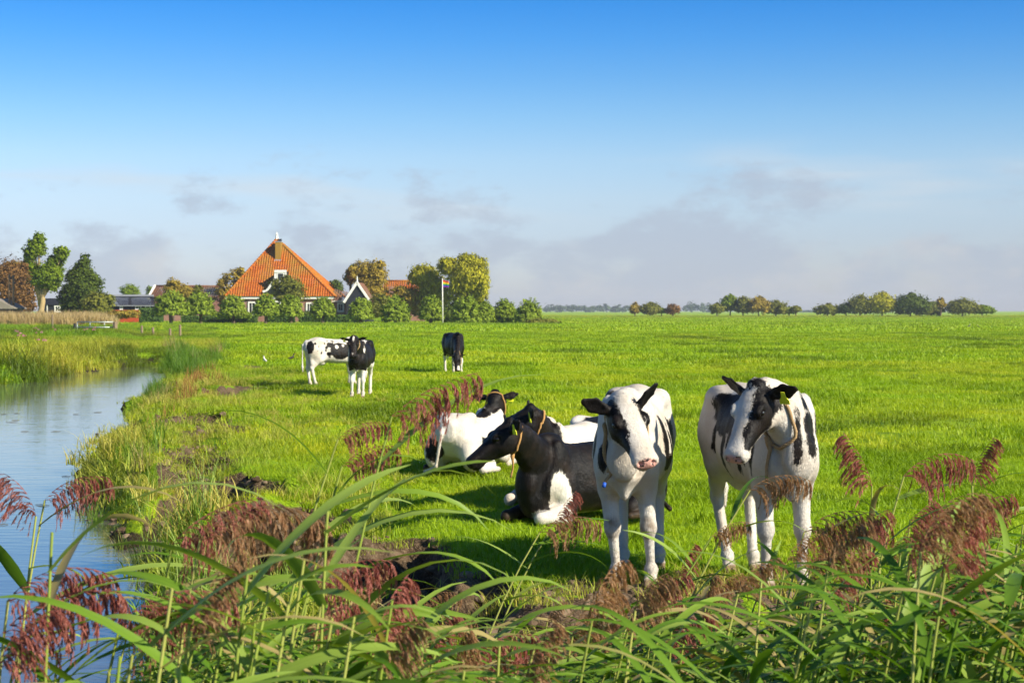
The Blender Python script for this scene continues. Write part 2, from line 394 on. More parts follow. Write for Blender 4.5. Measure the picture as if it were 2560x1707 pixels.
# ------------------------------------------------------------------ farm buildings
M_TILE = NT('orange_pantiles')
def _tiles(t, a, b, c):
    o = t.obj(); cell = t.n('ShaderNodeTexVoronoi', {'Vector': t.scaled(o, (3.6, 2.0, 3.1)), 'Scale': 1.0}).outputs['Color']
    v = t.n('ShaderNodeSeparateColor', {0: cell}).outputs[0]
    col = t.mix(v, a, b); col = t.mix(t.remap(t.noise(.35, 5, o), .46, .66), col, c)
    t.P(Base_Color=col, Roughness=.75, Specular_IOR_Level=.2); return t.m
_tiles(M_TILE, (.45, .13, .012), (.33, .075, .008), (.30, .16, .022)); M_TILE = M_TILE.m
M_TILE2 = NT('brown_pantiles'); _tiles(M_TILE2, (.20, .09, .05), (.12, .06, .04), (.14, .11, .07)); M_TILE2 = M_TILE2.m
M_SLATE = NT('blue_black_roof'); _tiles(M_SLATE, (.018, .022, .045), (.012, .015, .03), (.02, .022, .035)); M_SLATE = M_SLATE.m
M_GREYROOF = NT('grey_roof'); _tiles(M_GREYROOF, (.25, .22, .18), (.2, .17, .14), (.22, .2, .15)); M_GREYROOF = M_GREYROOF.m
def brick_mat(name, a, b):
    t = NT(name); o = t.n('ShaderNodeTexCoord').outputs['Object']
    sp = t.n('ShaderNodeSeparateXYZ', {0: o}); v = t.n('ShaderNodeCombineXYZ', {0: t.math('ADD', sp.outputs[0], sp.outputs[1]), 1: sp.outputs[2]})
    br = t.n('ShaderNodeTexBrick', {'Vector': v.outputs[0], 'Color1': (*a, 1), 'Color2': (*b, 1), 'Mortar': (.35, .30, .25, 1), 'Scale': 1.0, 'Brick Width': .22, 'Row Height': .065, 'Mortar Size': .008})
    t.P(Base_Color=t.mix(t.remap(t.noise(.6, 4, o), .4, .7), br.outputs[0], tuple(x * .7 for x in a)), Roughness=.9); return t.m
M_BRICK = brick_mat('pink_brick', (.36, .17, .12), (.28, .13, .09))
M_WHITE = flat('white_paint', (.78, .76, .70), .5, .08, 3)
M_DARKWOOD = flat('dark_green_boards', (.020, .026, .022), .6, .3, 4)
M_BLACKWOOD = flat('black_tarred_boards', (.016, .018, .024), .6, .3, 4)
M_OLIVE = flat('olive_boards', (.30, .17, .02), .7, .3, 3)
M_LEAD = flat('lead_grey', (.30, .31, .33), .5, .15, 3)
M_GLASS = NT('window_glass').P(Base_Color=(.015, .02, .022), Roughness=.08, Specular_IOR_Level=.7)
M_RED = flat('red_panel', (.42, .07, .02), .6, .2, 3)
M_STONE = flat('pale_stone', (.55, .50, .44), .8, .15, 5)

def window(parent, px0, px1, py0, py1, y, bars=(1, 1), fr=.16, mat=M_WHITE, name='window'):
    a = at(px0, py1, y); b = at(px1, py0, y); x0, x1, z0, z1 = a[0], b[0], a[2], b[2]
    w = MB()
    w.box(x0, x0 + fr, y - .06, y + .05, z0, z1); w.box(x1 - fr, x1, y - .06, y + .05, z0, z1)
    w.box(x0 + fr, x1 - fr, y - .06, y + .05, z1 - fr, z1); w.box(x0 + fr, x1 - fr, y - .06, y + .05, z0, z0 + fr * .9)
    o = w.build(name, mat, parent)
    MB().box(x0 + fr, x1 - fr, y + .0, y + .03, z0 + fr * .9, z1 - fr).build('pane', M_GLASS, o)
    m = MB(); W, H = x1 - x0 - 2 * fr, z1 - z0 - 1.9 * fr
    for i in range(1, bars[0]): m.box(x0 + fr + W * i / bars[0] - .035, x0 + fr + W * i / bars[0] + .035, y - .04, y - .001, z0 + fr * .9, z1 - fr)
    for i in range(1, bars[1]): m.box(x0 + fr, x1 - fr, y - .045, y - .002, z0 + fr * .9 + H * i / bars[1] - .035, z0 + fr * .9 + H * i / bars[1] + .035)
    if m.V: m.build('glazing_bar', mat, o)
    MB().box(x0 - .08, x1 + .08, y - .14, y + .02, z0 - .10, z0 - .002).build('sill', M_STONE, o)
    return o
def tiled_face(A, B, C, D, tw=.34, th=.38, amp=.06):
    """pantile surface on the quad A-B (eave) C-D (ridge, D over A); C may equal D. Returns V, F."""
    A, B, C, D = [np.asarray(p, float) for p in (A, B, C, D)]
    up = (C + D) / 2 - (A + B) / 2; L = np.linalg.norm(up); n = nrm(np.cross(B - A, up)); W = np.linalg.norm(B - A)
    nc = max(4, int(W / tw)); nr = max(3, int(L / th)); V = []; F = []
    sub = 4
    for r in range(nr):
        v0, v1 = r / nr, (r + 1) / nr; base = len(V)
        for vv, lift in ((v0, .045), (v1, .0)):
            l = A + (D - A) * vv; rr = B + (C - B) * vv; ul = np.dot(l - A, nrm(B - A)) / W; ur = np.dot(rr - A, nrm(B - A)) / W
            for c in range(nc * sub + 1):
                u0 = c / (nc * sub); u = min(max(u0, ul), ur); t = 0 if ur - ul < 1e-6 else (u - ul) / (ur - ul)
                V.append(l + (rr - l) * t + n * (lift + amp * math.sin(c / sub * 2 * math.pi) + .03))
        m = nc * sub + 1
        for c in range(nc * sub):
            q = [base + c, base + c + 1, base + m + c + 1, base + m + c]
            if np.linalg.norm(V[q[0]] - V[q[1]]) + np.linalg.norm(V[q[2]] - V[q[3]]) > .02: F.append(q)
    return V, F
def nrm(v): v = np.asarray(v, float); return v / (np.linalg.norm(v) + 1e-12)
def tile_part(parent, faces, mat, name='roof', stuff=True, **k):
    m = MB()
    for f in faces: V, F = tiled_face(*f, **k); m.add(V, F)
    me = bpy.data.meshes.new(name); me.from_pydata(m.V, [], m.F); me.materials.append(mat)
    o = link(name, me, parent); 
    if stuff: o['kind'] = 'stuff'
    return o

# the big pyramid-roofed farmhouse
Y0 = 243.0
fh = empty('farmhouse', (0, 0, 0)); tag(fh, 'farmhouse with tall orange tiled pyramid roof and chimney behind the pollard willows', 'farmhouse')
eL, eR = at(562, 741, Y0), at(836, 741, Y0); ap = at(692, 597, Y0 + 8); YB = Y0 + 16
xl, xr, ze = eL[0], eR[0], eL[2]
A, B = np.array((xl, Y0, ze)), np.array((xr, Y0, ze)); Bb, Ab = np.array((xr, YB, ze)), np.array((xl, YB, ze)); T = np.array((ap[0], Y0 + 8, ap[2]))
rf = tile_part(fh, [(A, B, T, T), (B, Bb, T, T), (Bb, Ab, T, T), (Ab, A, T, T)], M_TILE)
for a in (A, B, Bb, Ab):                                   # hip tiles
    m = MB(); N = 26
    for i in range(N):
        p, q = a + (T - a) * i / N, a + (T - a) * (i + 1.08) / N; m.tube([p + (0, 0, .06), q + (0, 0, .02)], [.17, .14], 8)
    hp = m.build('hip_ridge', M_TILE, fh, True); hp['kind'] = 'stuff'
MB().box(xl + .5, xr - .5, Y0 + .5, YB - .5, -.3, ze + .15).build('wall', M_BRICK, fh)
MB().box(xl + .1, xr - .1, Y0 + .12, Y0 + .46, ze - .35, ze - .02).build('gutter_board', M_WHITE, fh)
# chimney shaft on the front slope
c0, c1 = at(688, 649, Y0 + 5.0), at(701.5, 605, Y0 + 5.0)
ch = MB().box(c0[0], c1[0], Y0 + 5.0, Y0 + 7.6, c0[2], c1[2]).build('chimney', M_OLIVE, fh)
MB().box(c0[0] - .08, c1[0] + .12, Y0 + 4.86, Y0 + 5.3, c0[2] - .28, c0[2] + .02).build('flashing', M_LEAD, ch)
MB().box(c0[0] - .06, c1[0] + .06, Y0 + 4.94, Y0 + 7.5, c1[2], c1[2] + .12).build('chimney_cap', M_LEAD, ch)
MB().box(c1[0] - .55, c1[0] - .05, Y0 + 6.2, Y0 + 6.7, c1[2] + .12, c1[2] + .5).build('chimney_pot', M_BLACKWOOD, ch)
fz = T[2]
MB().tube([(T[0], T[1], fz - .1), (T[0], T[1], fz + .55), (T[0], T[1], fz + .65), (T[0], T[1], fz + .75), (T[0], T[1], fz + 1.0)], [.28, .16, .24, .10, .05], 8).build('finial', M_WHITE, fh)
# front gable with window between white scrolled boards
yg = Y0 + .2
def q(px, py): p = at(px, py, yg); return (p[0], p[2])
cxp = 701.0
left = [(688.5, 678), (688.5, 697), (680, 708), (671, 722), (665, 727), (657, 729), (657, 746)]
poly = [q(*p) for p in left] + [q(2 * cxp - p[0], p[1]) for p in reversed(left)]
gb = MB().prism(poly, yg, yg + 4.5).build('gable', M_DARKWOOD, fh)
for sgn in (1, -1):
    m = MB(); pts = [p if sgn > 0 else (2 * cxp - p[0], p[1]) for p in left[:-1]]
    for a, b in zip(pts[:-1], pts[1:]):
        a3, b3 = q(*a), q(*b); m.bar((a3[0], yg - .06, a3[1]), (b3[0], yg - .06, b3[1]), .30, .16)
    m.build('bargeboard', M_WHITE, gb)
a3, b3 = q(686, 678), q(2 * cxp - 686, 678); MB().bar((a3[0], yg - .08, a3[1]), (b3[0], yg - .08, b3[1]), .34, .3).build('gable_cap', M_WHITE, gb)
window(fh, 691.5, 710.5, 681, 704, yg - .1, (1, 1), .16); window(fh, 691.5, 709, 705, 738, yg - .1, (1, 2), .14)
yw = Y0 + .42
for (a, b, c, d) in ((620, 640, 754, 787), (765, 782, 756, 788), (803, 818, 757, 786)): window(fh, a, b, c, d, yw, (2, 1), .20)
p = at(712, 760, yw); dr = window(fh, 688, 703, 752, 790, yw, (1, 2), .2, name='door')
# brick side wing to the right
sw = empty('side_wing', (0, 0, 0)); tag(sw, 'low pink brick wing with white windows right of the pyramid roof', 'outbuilding')
a, b = at(832, 746, Y0 + 2), at(884, 752, Y0 + 2)
MB().box(a[0], b[0], Y0 + 2, Y0 + 9, -.3, b[2]).build('wall', M_BRICK, sw)
tile_part(sw, [(np.array((a[0] - .2, Y0 + 1.7, b[2])), np.array((b[0] + .3, Y0 + 1.7, b[2])), np.array((b[0] + .3, Y0 + 6, b[2] + .9)), np.array((a[0] - .2, Y0 + 6, a[2] + 1.4)))], M_TILE2)
MB().box(a[0] - .1, b[0] + .2, Y0 + 1.6, Y0 + 1.78, b[2] - .16, b[2] + .02).build('gutter_board', M_WHITE, sw)
window(sw, 843, 860, 757, 779, Y0 + 1.96, (2, 1), .18); window(sw, 867, 880, 757, 780, Y0 + 1.96, (2, 1), .18)
MB().box(a[0] + .6, a[0] + 1.6, Y0 + 1.2, Y0 + 1.9, -.3, .6).build('stone_bench', M_WHITE, sw)
# small black gabled barn
yb = Y0 - 2
bn = empty('gabled_barn', (0, 0, 0)); tag(bn, 'small black gabled barn with white bargeboards and finial', 'barn')
tp, lf, rt = at(893, 708, yb), at(866, 750, yb), at(921, 750, yb)
MB().prism([(lf[0], -.3), (rt[0], -.3), (rt[0], rt[2]), (tp[0], tp[2]), (lf[0], lf[2])], yb, yb + 10).build('wall', M_BLACKWOOD, bn)
tile_part(bn, [(np.array((lf[0] - .3, yb + 10, lf[2] - .3)), np.array((lf[0] - .3, yb - .1, lf[2] - .3)), np.array((tp[0], yb - .1, tp[2] + .1)), np.array((tp[0], yb + 10, tp[2] + .1))),
               (np.array((rt[0] + .3, yb - .1, rt[2] - .3)), np.array((rt[0] + .3, yb + 10, rt[2] - .3)), np.array((tp[0], yb + 10, tp[2] + .1)), np.array((tp[0], yb - .1, tp[2] + .1)))], M_TILE2)
for s_, e in ((lf, -.35), (rt, .35)): MB().bar((tp[0], yb - .15, tp[2] + .12), (s_[0] + e, yb - .15, s_[2] - .35), .34, .12).build('bargeboard', M_WHITE, bn)
MB().tube([(tp[0], yb - .1, tp[2]), (tp[0], yb - .1, tp[2] + .6), (tp[0], yb - .1, tp[2] + 1.0)], [.13, .10, .05], 8).build('finial', M_WHITE, bn)
# orange roofed house among the trees
yh = 262.0
hs = empty('red_roof_house', (0, 0, 0)); tag(hs, 'brick house with plain orange tiled roof among autumn trees', 'house')
r0, r1, e1, e0 = at(961, 703, yh + 4), at(1060, 703, yh + 4), at(1064, 744, yh), at(972, 744, yh)
zb = e1[2]
tile_part(hs, [(np.array((e0[0] - 1.2, yh, zb)), np.array((e1[0], yh, zb)), r1, r0), (np.array((e1[0], yh + 8, zb)), np.array((e0[0] - 1.2, yh + 8, zb)), r0, r1)], M_TILE)
MB().box(e0[0] - .8, e1[0] - .4, yh + .4, yh + 7.6, -.3, zb + .1).build('wall', M_BRICK, hs)
MB().add([(e0[0] - .8, yh + .4, zb), (e0[0] - .8, yh + 7.6, zb), (r0[0] - .05, yh + 4, r0[2] - .1), (e0[0] - .4, yh + .4, zb), (e0[0] - .4, yh + 7.6, zb), (r0[0] + .3, yh + 4, r0[2] - .1)], [(0, 1, 2), (3, 5, 4), (0, 3, 4, 1), (1, 4, 5, 2), (2, 5, 3, 0)]).build('gable', M_BRICK, hs)
m = MB(); m.tube([r0 + (0, 0, .05), r1 + (0, 0, .05)], .16, 8); m.build('ridge', M_TILE, hs, True)
c = at(979, 722, yh + 1.5); MB().box(c[0] - .35, c[0] + .35, yh + .8, yh + 1.5, c[2] - 1, c[2] + .35).build('chimney', M_BRICK, hs)
window(hs, 1000, 1012, 752, 772, yh + .36, (1, 2), .15)
# long brown roofed barn to the left
yl = 262.0
lb = empty('long_barn', (0, 0, 0)); tag(lb, 'long barn with brown tiled roof and white bargeboard left of the farmhouse', 'barn')
r0, r1 = at(388, 716, yl + 5), at(560, 717, yl + 5); zb = at(388, 744, yl)[2]
tile_part(lb, [(np.array((r0[0], yl, zb)), np.array((r1[0], yl, zb)), r1, r0), (np.array((r1[0], yl + 10, zb)), np.array((r0[0], yl + 10, zb)), r0, r1)], M_TILE2, amp=.05)
MB().prism([(0, 0), (1, 0), (1, 1), (0, 1)], 0, 1)
MB().box(r0[0] + .4, r1[0], yl + .4, yl + 9.6, -.3, zb + .1).build('wall', M_BRICK, lb)
MB().add([(r0[0] + .2, yl + .3, zb - .1), (r0[0] + .2, yl + 9.7, zb - .1), (r0[0] + .2, yl + 5, r0[2] - .15), (r0[0] + .6, yl + .3, zb - .1), (r0[0] + .6, yl + 9.7, zb - .1), (r0[0] + .6, yl + 5, r0[2] - .15)], [(0, 1, 2), (3, 5, 4), (0, 3, 4, 1), (1, 4, 5, 2), (2, 5, 3, 0)]).build('gable', M_BLACKWOOD, lb)
for yy in (yl - .1, yl + 10.1): MB().bar((r0[0] - .02, yy, zb - .1), (r0[0] - .02, yl + 5, r0[2] + .1), .40, .3, (1, 0, 0)).build('bargeboard', M_WHITE, lb)
m = MB(); m.tube([r0 + (0, 0, .06), r1 + (0, 0, .06)], .18, 8); m.build('ridge', M_TILE2, lb, True)
# long dark blue shed
ys = 240.0
bs = empty('dark_shed', (0, 0, 0)); tag(bs, 'long dark blue roofed shed with white windows left of the brown barn', 'shed')
r0, r1, e0, e1 = at(270, 741, ys + 4), at(384, 741, ys + 4), at(266, 763, ys), at(388, 763, ys)
tile_part(bs, [(e0, e1, r1, r0), (e1 + (0, 8, 0), e0 + (0, 8, 0), r0, r1)], M_SLATE, amp=.012)
MB().box(e0[0] + .4, e1[0] - .4, ys + .4, ys + 7.6, -.3, e0[2] + .05).build('wall', M_BLACKWOOD, bs)
MB().box(e0[0], e1[0], ys - .02, ys + .14, e0[2] - .12, e0[2] + .0).build('gutter', M_LEAD, bs)
MB().bar(r0 + (0, 0, .06), r1 + (0, 0, .06), .4, .14).build('ridge', M_LEAD, bs)
for a, b in ((299, 307), (338, 353), (363, 376)): window(bs, a, b, 764.5, 774, ys + .34, (2, 1), .12)
MB().box(*[at(268, 780, ys - 3)[0], at(345, 780, ys - 3)[0]], ys - 3, ys - 2.6, -.1, at(300, 774.5, ys - 3)[2]).build('low_red_panel', M_RED, bs)
# small tarred hut with one window
yt = 236.0
th = empty('tarred_hut', (0, 0, 0)); tag(th, 'small black tarred hut with a white four pane window', 'hut')
a, b = at(107, 762, yt), at(172, 762, yt)
MB().box(a[0], b[0], yt, yt + 5, -.3, a[2]).build('wall', M_BLACKWOOD, th)
MB().prism([(a[0] - .2, a[2]), (b[0] + .2, a[2]), (b[0] - .4, a[2] + .9), (a[0] + .4, a[2] + .9)], yt - .2, yt + 5.2).build('roof', M_SLATE, th)
window(th, 136, 152, 763.5, 780, yt - .04, (2, 2), .16); MB().box(at(118, 770, yt)[0] - .06, at(118, 770, yt)[0] + .06, yt - .08, yt - .005, -.2, a[2]).build('downpipe', M_WHITE, th)
# hut at the left edge
yk = 214.0
hk = empty('open_hut', (0, 0, 0)); tag(hk, 'dark hut with a grey sloping roof at the left edge', 'hut')
a, b, c = at(-60, 772, yk), at(36, 772, yk), at(-12, 746, yk)
MB().box(a[0] + .4, b[0] - .4, yk + .3, yk + 5, -.3, b[2] + .05).build('wall', M_BLACKWOOD, hk)
MB().prism([(a[0], a[2]), (b[0], b[2]), (b[0], b[2] + .12), (c[0], c[2]), (a[0], a[2] + .12)], yk, yk + 5.4).build('roof', M_GREYROOF, hk)
M_POLE = flat('wooden_pole', (.26, .15, .07), .8, .3, 3)
M_POST = flat('weathered_post', (.22, .16, .10), .9, .45, 8)
for i, (px, pt, lab) in enumerate(((23.5, 686, 'brown wooden mast nearer the left edge, one of two side by side'), (32.8, 688, 'brown wooden mast right of its twin beside the brown tree'))):
    t, b = at(px, pt, 216), at(px, 790, 216); o = MB().tube([(b[0], 216, -.3), (t[0], 216, t[2])], [.19, .14], 8).build('wooden_mast', M_POLE, None, True); tag(o, lab, 'mast', 'two masts at the left edge')
# flag
yf = 206.0
fp = empty('flagpole', (0, 0, 0)); t, b = at(1107, 699, yf), at(1107, 808, yf)
MB().tube([(b[0], yf, -.2), (t[0] - .05, yf, t[2])], [.075, .05], 10).build('pole', M_WHITE, fp, True); MB().tube([(t[0] - .05, yf, t[2]), (t[0] - .05, yf, t[2] + .1), (t[0] - .05, yf, t[2] + .16)], [.07, .09, .02], 8).build('pole_knob', M_WHITE, fp, True)
tag(fp, 'white flagpole in front of the weeping tree', 'flagpole')
fl = empty('rainbow_flag', (t[0], yf, t[2])); tag(fl, 'small rainbow striped flag flying from the white pole', 'flag')
cols = [(.70, .02, .03), (.85, .25, .01), (.85, .70, .02), (.03, .35, .06), (.03, .06, .50), (.26, .03, .35)]
names = ('red', 'orange', 'yellow', 'green', 'blue', 'purple')
fw, fhh = .74, .86
for i, cc in enumerate(cols):
    V = []; F = []
    for k in range(9):
        for j in range(2):
            u = k / 8; x = u * fw; z = -.06 - (i + j) / 6 * fhh * (1 - .18 * u) - .16 * u; V.append((x, .07 * math.sin(u * 6) * u, z))
    F = [(2 * k, 2 * k + 1, 2 * k + 3, 2 * k + 2) for k in range(8)]
    m = MB(); m.add(V, F); t_ = leafmat('flag_' + names[i], cc, cc, .3, .7)
    me = m.mesh('stripe', t_, True); o = link('stripe', me, fl); o['label'] = names[i] + ' stripe of the flag'
# gate and posts
yg = 130.0
g0, g1 = at(193, 804, yg), at(283, 832, yg)
M_GALV = flat('galvanised_steel', (.34, .38, .36), .45, .15, 5, .6)
gt = empty('field_gate', (0, 0, 0)); tag(gt, 'low galvanised tube gate between two posts at the ditch', 'gate')
zt, zm = at(0, 805, yg)[2], at(0, 818, yg)[2]
for z in (zt, zm): MB().tube([(g0[0], yg, z), (g1[0], yg, z)], .045, 8).build('rail', M_GALV, gt, True)
for px in (193, 225, 261, 283): x = at(px, 804, yg)[0]; MB().tube([(x, yg, zm - .5 if px in (193, 283) else zm), (x, yg, zt)], .04, 8).build('upright', M_GALV, gt, True)
def post(px, py0, py1, y, w=.12, label='', group=None, m=M_POST, name='fence_post'):
    a = at(px, py0, y); z0 = min(-.1, at(px, py1, y)[2]); lx, ly = random.uniform(-.03, .03), random.uniform(-.03, .03)
    o = MB().tube([(a[0], y, z0), (a[0] + lx * .6, y + ly, a[2] * .5), (a[0] + lx, y + ly, a[2] - .02), (a[0] + lx, y + ly, a[2])], [w * .55, w * .52, w * .5, w * .36], 7).build(name, m, None)
    return tag(o, label, 'post', group)
post(187, 808, 836, yg, .2, 'dark gate post at the left end of the tube gate', None, M_BLACKWOOD, 'gate_post'); post(288, 804, 838, yg - .1, .34, 'thick pale gate post at the right end of the tube gate', None, M_POST, 'gate_post')
for px, a, b, d, lab in ((131, 786, 830, 150, 'tall thin fence post standing left of the gate'), (355, 814, 843, 116, 'fence post first to the right of the gate'), (383, 818, 846, 112, 'thin fence post second to the right of the gate'),
                         (426, 821, 852, 108, 'fence post third to the right of the gate'), (450, 812, 850, 106, 'tallest fence post at the right end of the row by the pond')):
    post(px, a, b, d, .16, lab, 'fence posts by the pond')
for i, px in enumerate([3, 10, 18, 25, 33, 42, 52, 60, 70, 84, 97, 103, 112, 120, 144, 154, 166, 178, 196, 210, 228, 250, 268]):
    post(px + random.uniform(-1.5, 1.5), 790 - random.uniform(0, 6) - (i % 3), 815, 196 + random.uniform(-6, 6), .14, 'thin post in the long fence through the dry grass at left', 'posts of the far left fence')
# garden hedges in front of the house
M_HEDGE = leafmat('clipped_hedge', (.035, .075, .008), (.09, .16, .014), .2, .6, 'tone')
def hedge(px0, px1, py0, y, dep, label):
    a, b = at(px0, py0, y), at(px1, py0, y); h = a[2]; n = int((b[0] - a[0]) * 220)
    rs = np.random.default_rng(int(px0)); P = np.stack([rs.uniform(a[0], b[0], n), rs.uniform(y, y + dep, n), rs.uniform(0, h, n)], 1)
    f = rs.integers(0, 3, n); P[f == 0, 1] = y + rs.normal(0, .05, (f == 0).sum()); P[f == 1, 2] = h + rs.normal(0, .04, (f == 1).sum())
    o = leaf_mesh('leaf_mass', P, rs, .14, .22, M_HEDGE, out=np.array((0, -.5, .7))); r = empty('clipped_hedge'); o2 = link('leaf_mass', o, r); o2['kind'] = 'stuff'
    MB().box(a[0] + .1, b[0] - .1, y + .1, y + dep - .1, -.1, h - .1).build('hedge_core', M_HEDGE, r)
    tag(r, label, 'hedge', 'garden hedges')
def leaf_mesh(name, P, rs, s0, s1, mat, out=None, axis=None, tone=None, asp=1.6, flatn=.8):
    """one diamond leaf per point, turned towards out (array or vector) with scatter; axis gives the long direction"""
    n = len(P); d = rs.normal(0, 1, (n, 3)) * flatn
    if out is not None: d = d + np.broadcast_to(np.asarray(out), (n, 3)) * 1.7
    d /= np.linalg.norm(d, axis=1)[:, None] + 1e-9
    a = rs.normal(0, 1, (n, 3)) if axis is None else np.broadcast_to(np.asarray(axis), (n, 3)) + rs.normal(0, .35, (n, 3))
    a = a - d * (a * d).sum(1)[:, None]; a /= np.linalg.norm(a, axis=1)[:, None] + 1e-9; b = np.cross(d, a)
    s = rs.uniform(s0, s1, n)[:, None]
    V = np.stack([P - a * s * asp / 2, P + b * s / 2 - a * s * .1, P + a * s * asp / 2, P - b * s / 2 - a * s * .1], 1).reshape(-1, 3)
    F = np.arange(n * 4).reshape(n, 4)
    me = mesh_np(name, V, F, mat); tn = rs.uniform(0, 1, n) if tone is None else np.clip(tone + rs.normal(0, .12, n), 0, 1)
    fattr(me, 'tone', np.repeat(tn, 4).astype(np.float32)); return me
hedge(452, 640, 791, 228, 2.2, 'long low clipped hedge left of the front path')
hedge(662, 735, 790, 228, 2.0, 'short clipped hedge right of the front path')
hedge(745, 905, 789, 226, 2.2, 'low clipped hedge in front of the brick wing')
hedge(345, 400, 772, 232, 3.0, 'tall dark clipped hedge beside the blue shed')
# ------------------------------------------------------------------ trees
def lm(name, a, b, tr=.25): return leafmat(name, a, b, tr, .7, 'tone', spec=.08)
L_GREEN = lm('leaf_green', (.055, .105, .006), (.25, .33, .02))
L_DARK = lm('leaf_dark', (.032, .058, .008), (.13, .175, .022))
L_BROWN = lm('leaf_autumn', (.15, .11, .018), (.50, .37, .05))
L_RUST = lm('leaf_rust', (.10, .058, .022), (.30, .16, .05))
L_YELLOW = lm('leaf_yellow_green', (.19, .19, .012), (.52, .48, .03))
L_WILLOW = lm('leaf_willow', (.085, .14, .010), (.31, .40, .04))
L_OLIVE = lm('leaf_olive', (.085, .10, .016), (.26, .26, .04))
L_HAZE = lm('leaf_far', (0.0465, 0.0775, 0.031), (0.093, 0.1395, 0.0465))
M_BARK = flat('bark', (.12, .085, .055), .9, .4, 2)
M_BARK_PALE = flat('pale_bark', (.34, .25, .12), .85, .35, 2)
def crown_points(blobs, rs, clump=.22):
    Ps, Os, Ts = [], [], []
    for (c, r, n) in blobs:
        r = np.asarray(r, float); k = max(6, int(n / 20)); d = rs.normal(0, 1, (k, 3)); d /= np.linalg.norm(d, axis=1)[:, None]
        cen = d * (rs.uniform(.2, 1.0, k) ** .5 * rs.uniform(.8, 1.22, k))[:, None]; ct = rs.uniform(0, 1, k)
        i = rs.integers(0, k, n); cs = rs.uniform(.5, 1.35, k) * clump; p = cen[i] + rs.normal(0, 1, (n, 3)) * cs[i][:, None] * .7
        Ps.append(np.asarray(c) + p * r); o = p / (np.linalg.norm(p, axis=1)[:, None] + 1e-6); Os.append(o + (0, 0, .35)); Ts.append(.25 + .5 * ct[i])
    return np.concatenate(Ps), np.concatenate(Os), np.concatenate(Ts)
def tree(name, label, y, blobs, mat, base=None, trunk=(.25, .1), leaf=(.12, .27), depth=1.0, bark=None, seed=0, cat='tree', group=None, limbs=True, clump=.22, weep=False, dens=1.55, tz=0.0):
    """blobs: (px, py, rx_px, ry_px, number) in photo pixels at distance y"""
    rs = np.random.default_rng(seed + int(blobs[0][0] * 7 + blobs[0][1])); S = y / FPX
    B = []
    for i, (px, py, rx, ry, n) in enumerate(blobs):
        c = at(px, py, y); c = c + (0, rs.uniform(-.4, .4) * rx * S * depth, 0); B.append((c, (rx * S, (rx + ry) * .5 * S * depth, ry * S), int(n * dens)))
    bx = base if base is not None else blobs[0][0]
    root = empty(name, (at(bx, 790, y)[0], y, 0)); tag(root, label, cat, group)
    P, O, T = crown_points(B, rs, clump); off = np.array((root.location.x, y, 0)); P = P - off
    ok = P[:, 2] > .05; P, O, T = P[ok], O[ok], T[ok]
    if weep:
        me = leaf_mesh('crown', P, rs, leaf[0], leaf[1], mat, O, (0, 0, -1), T, 3.2)
    else: me = leaf_mesh('crown', P, rs, leaf[0], leaf[1], mat, O, None, T)
    link('crown', me, root)
    if trunk:
        m = MB(); r0, r1 = trunk; top = B[0][0] - off; lo = np.array((0, 0, -.3))
        mid = lo + (top - lo) * .5 + (rs.uniform(-.3, .3) * r0 * 3, 0, 0)
        m.tube([lo, lo + (0, 0, .5), mid, top], [r0 * 1.3, r0, (r0 + r1) / 2, r1], 8)
        if limbs:
            for c, r, n in B[1:] + B[:1]:
                e = c - off; s = lo + (top - lo) * rs.uniform(.35, .7); e2 = e + (rs.uniform(-.3, .3) * r[0], 0, rs.uniform(0, .4) * r[2])
                m.tube([s, (s + e2) / 2 + (0, 0, .15 * r[2]), e2], [r1 * .9, r1 * .6, r1 * .25], 6)
                for q in range(4):
                    d = rs.normal(0, 1, 3); d /= np.linalg.norm(d); st = s + (e2 - s) * rs.uniform(.4, 1); m.tube([st, st + d * r * .75], [r1 * .3, r1 * .08], 5)
        m.build('trunk', bark or M_BARK, root, True)
    return root
# pollard willows in a row
WIL = 'row of pollard willows before the farm'
pol = [(428, 756, 47, 32, 806, 'wide pollard willow at the left end of the row'), (501, 757, 37, 31, 811, 'round pollard willow second from the left of the row'),
       (583, 762, 34, 28, 811, 'round pollard willow left of the farmhouse windows'), (665, 761, 32, 29, 811, 'pollard willow just left of the farmhouse centre'),
       (726, 763, 31, 29, 811, 'pollard willow just right of the farmhouse centre'), (806, 766, 31, 26, 806, 'pollard willow before the right corner of the pyramid roof'),
       (902, 770, 31, 28, 803, 'pale pollard willow before the black gabled barn'), (988, 770, 38, 33, 806, 'broad pollard willow between barn and flagpole'), (1078, 768, 31, 32, 804, 'pollard willow immediately left of the flagpole'),
       (1166, 772, 38, 35, 806, 'pollard willow under the big weeping tree'), (1212, 778, 24, 26, 804, 'small pollard willow in a gap near the right end'), (1262, 776, 33, 32, 806, 'pollard willow second from the right end'), (1322, 779, 38, 36, 808, 'dense bushy pollard willow at the right end of the row')]
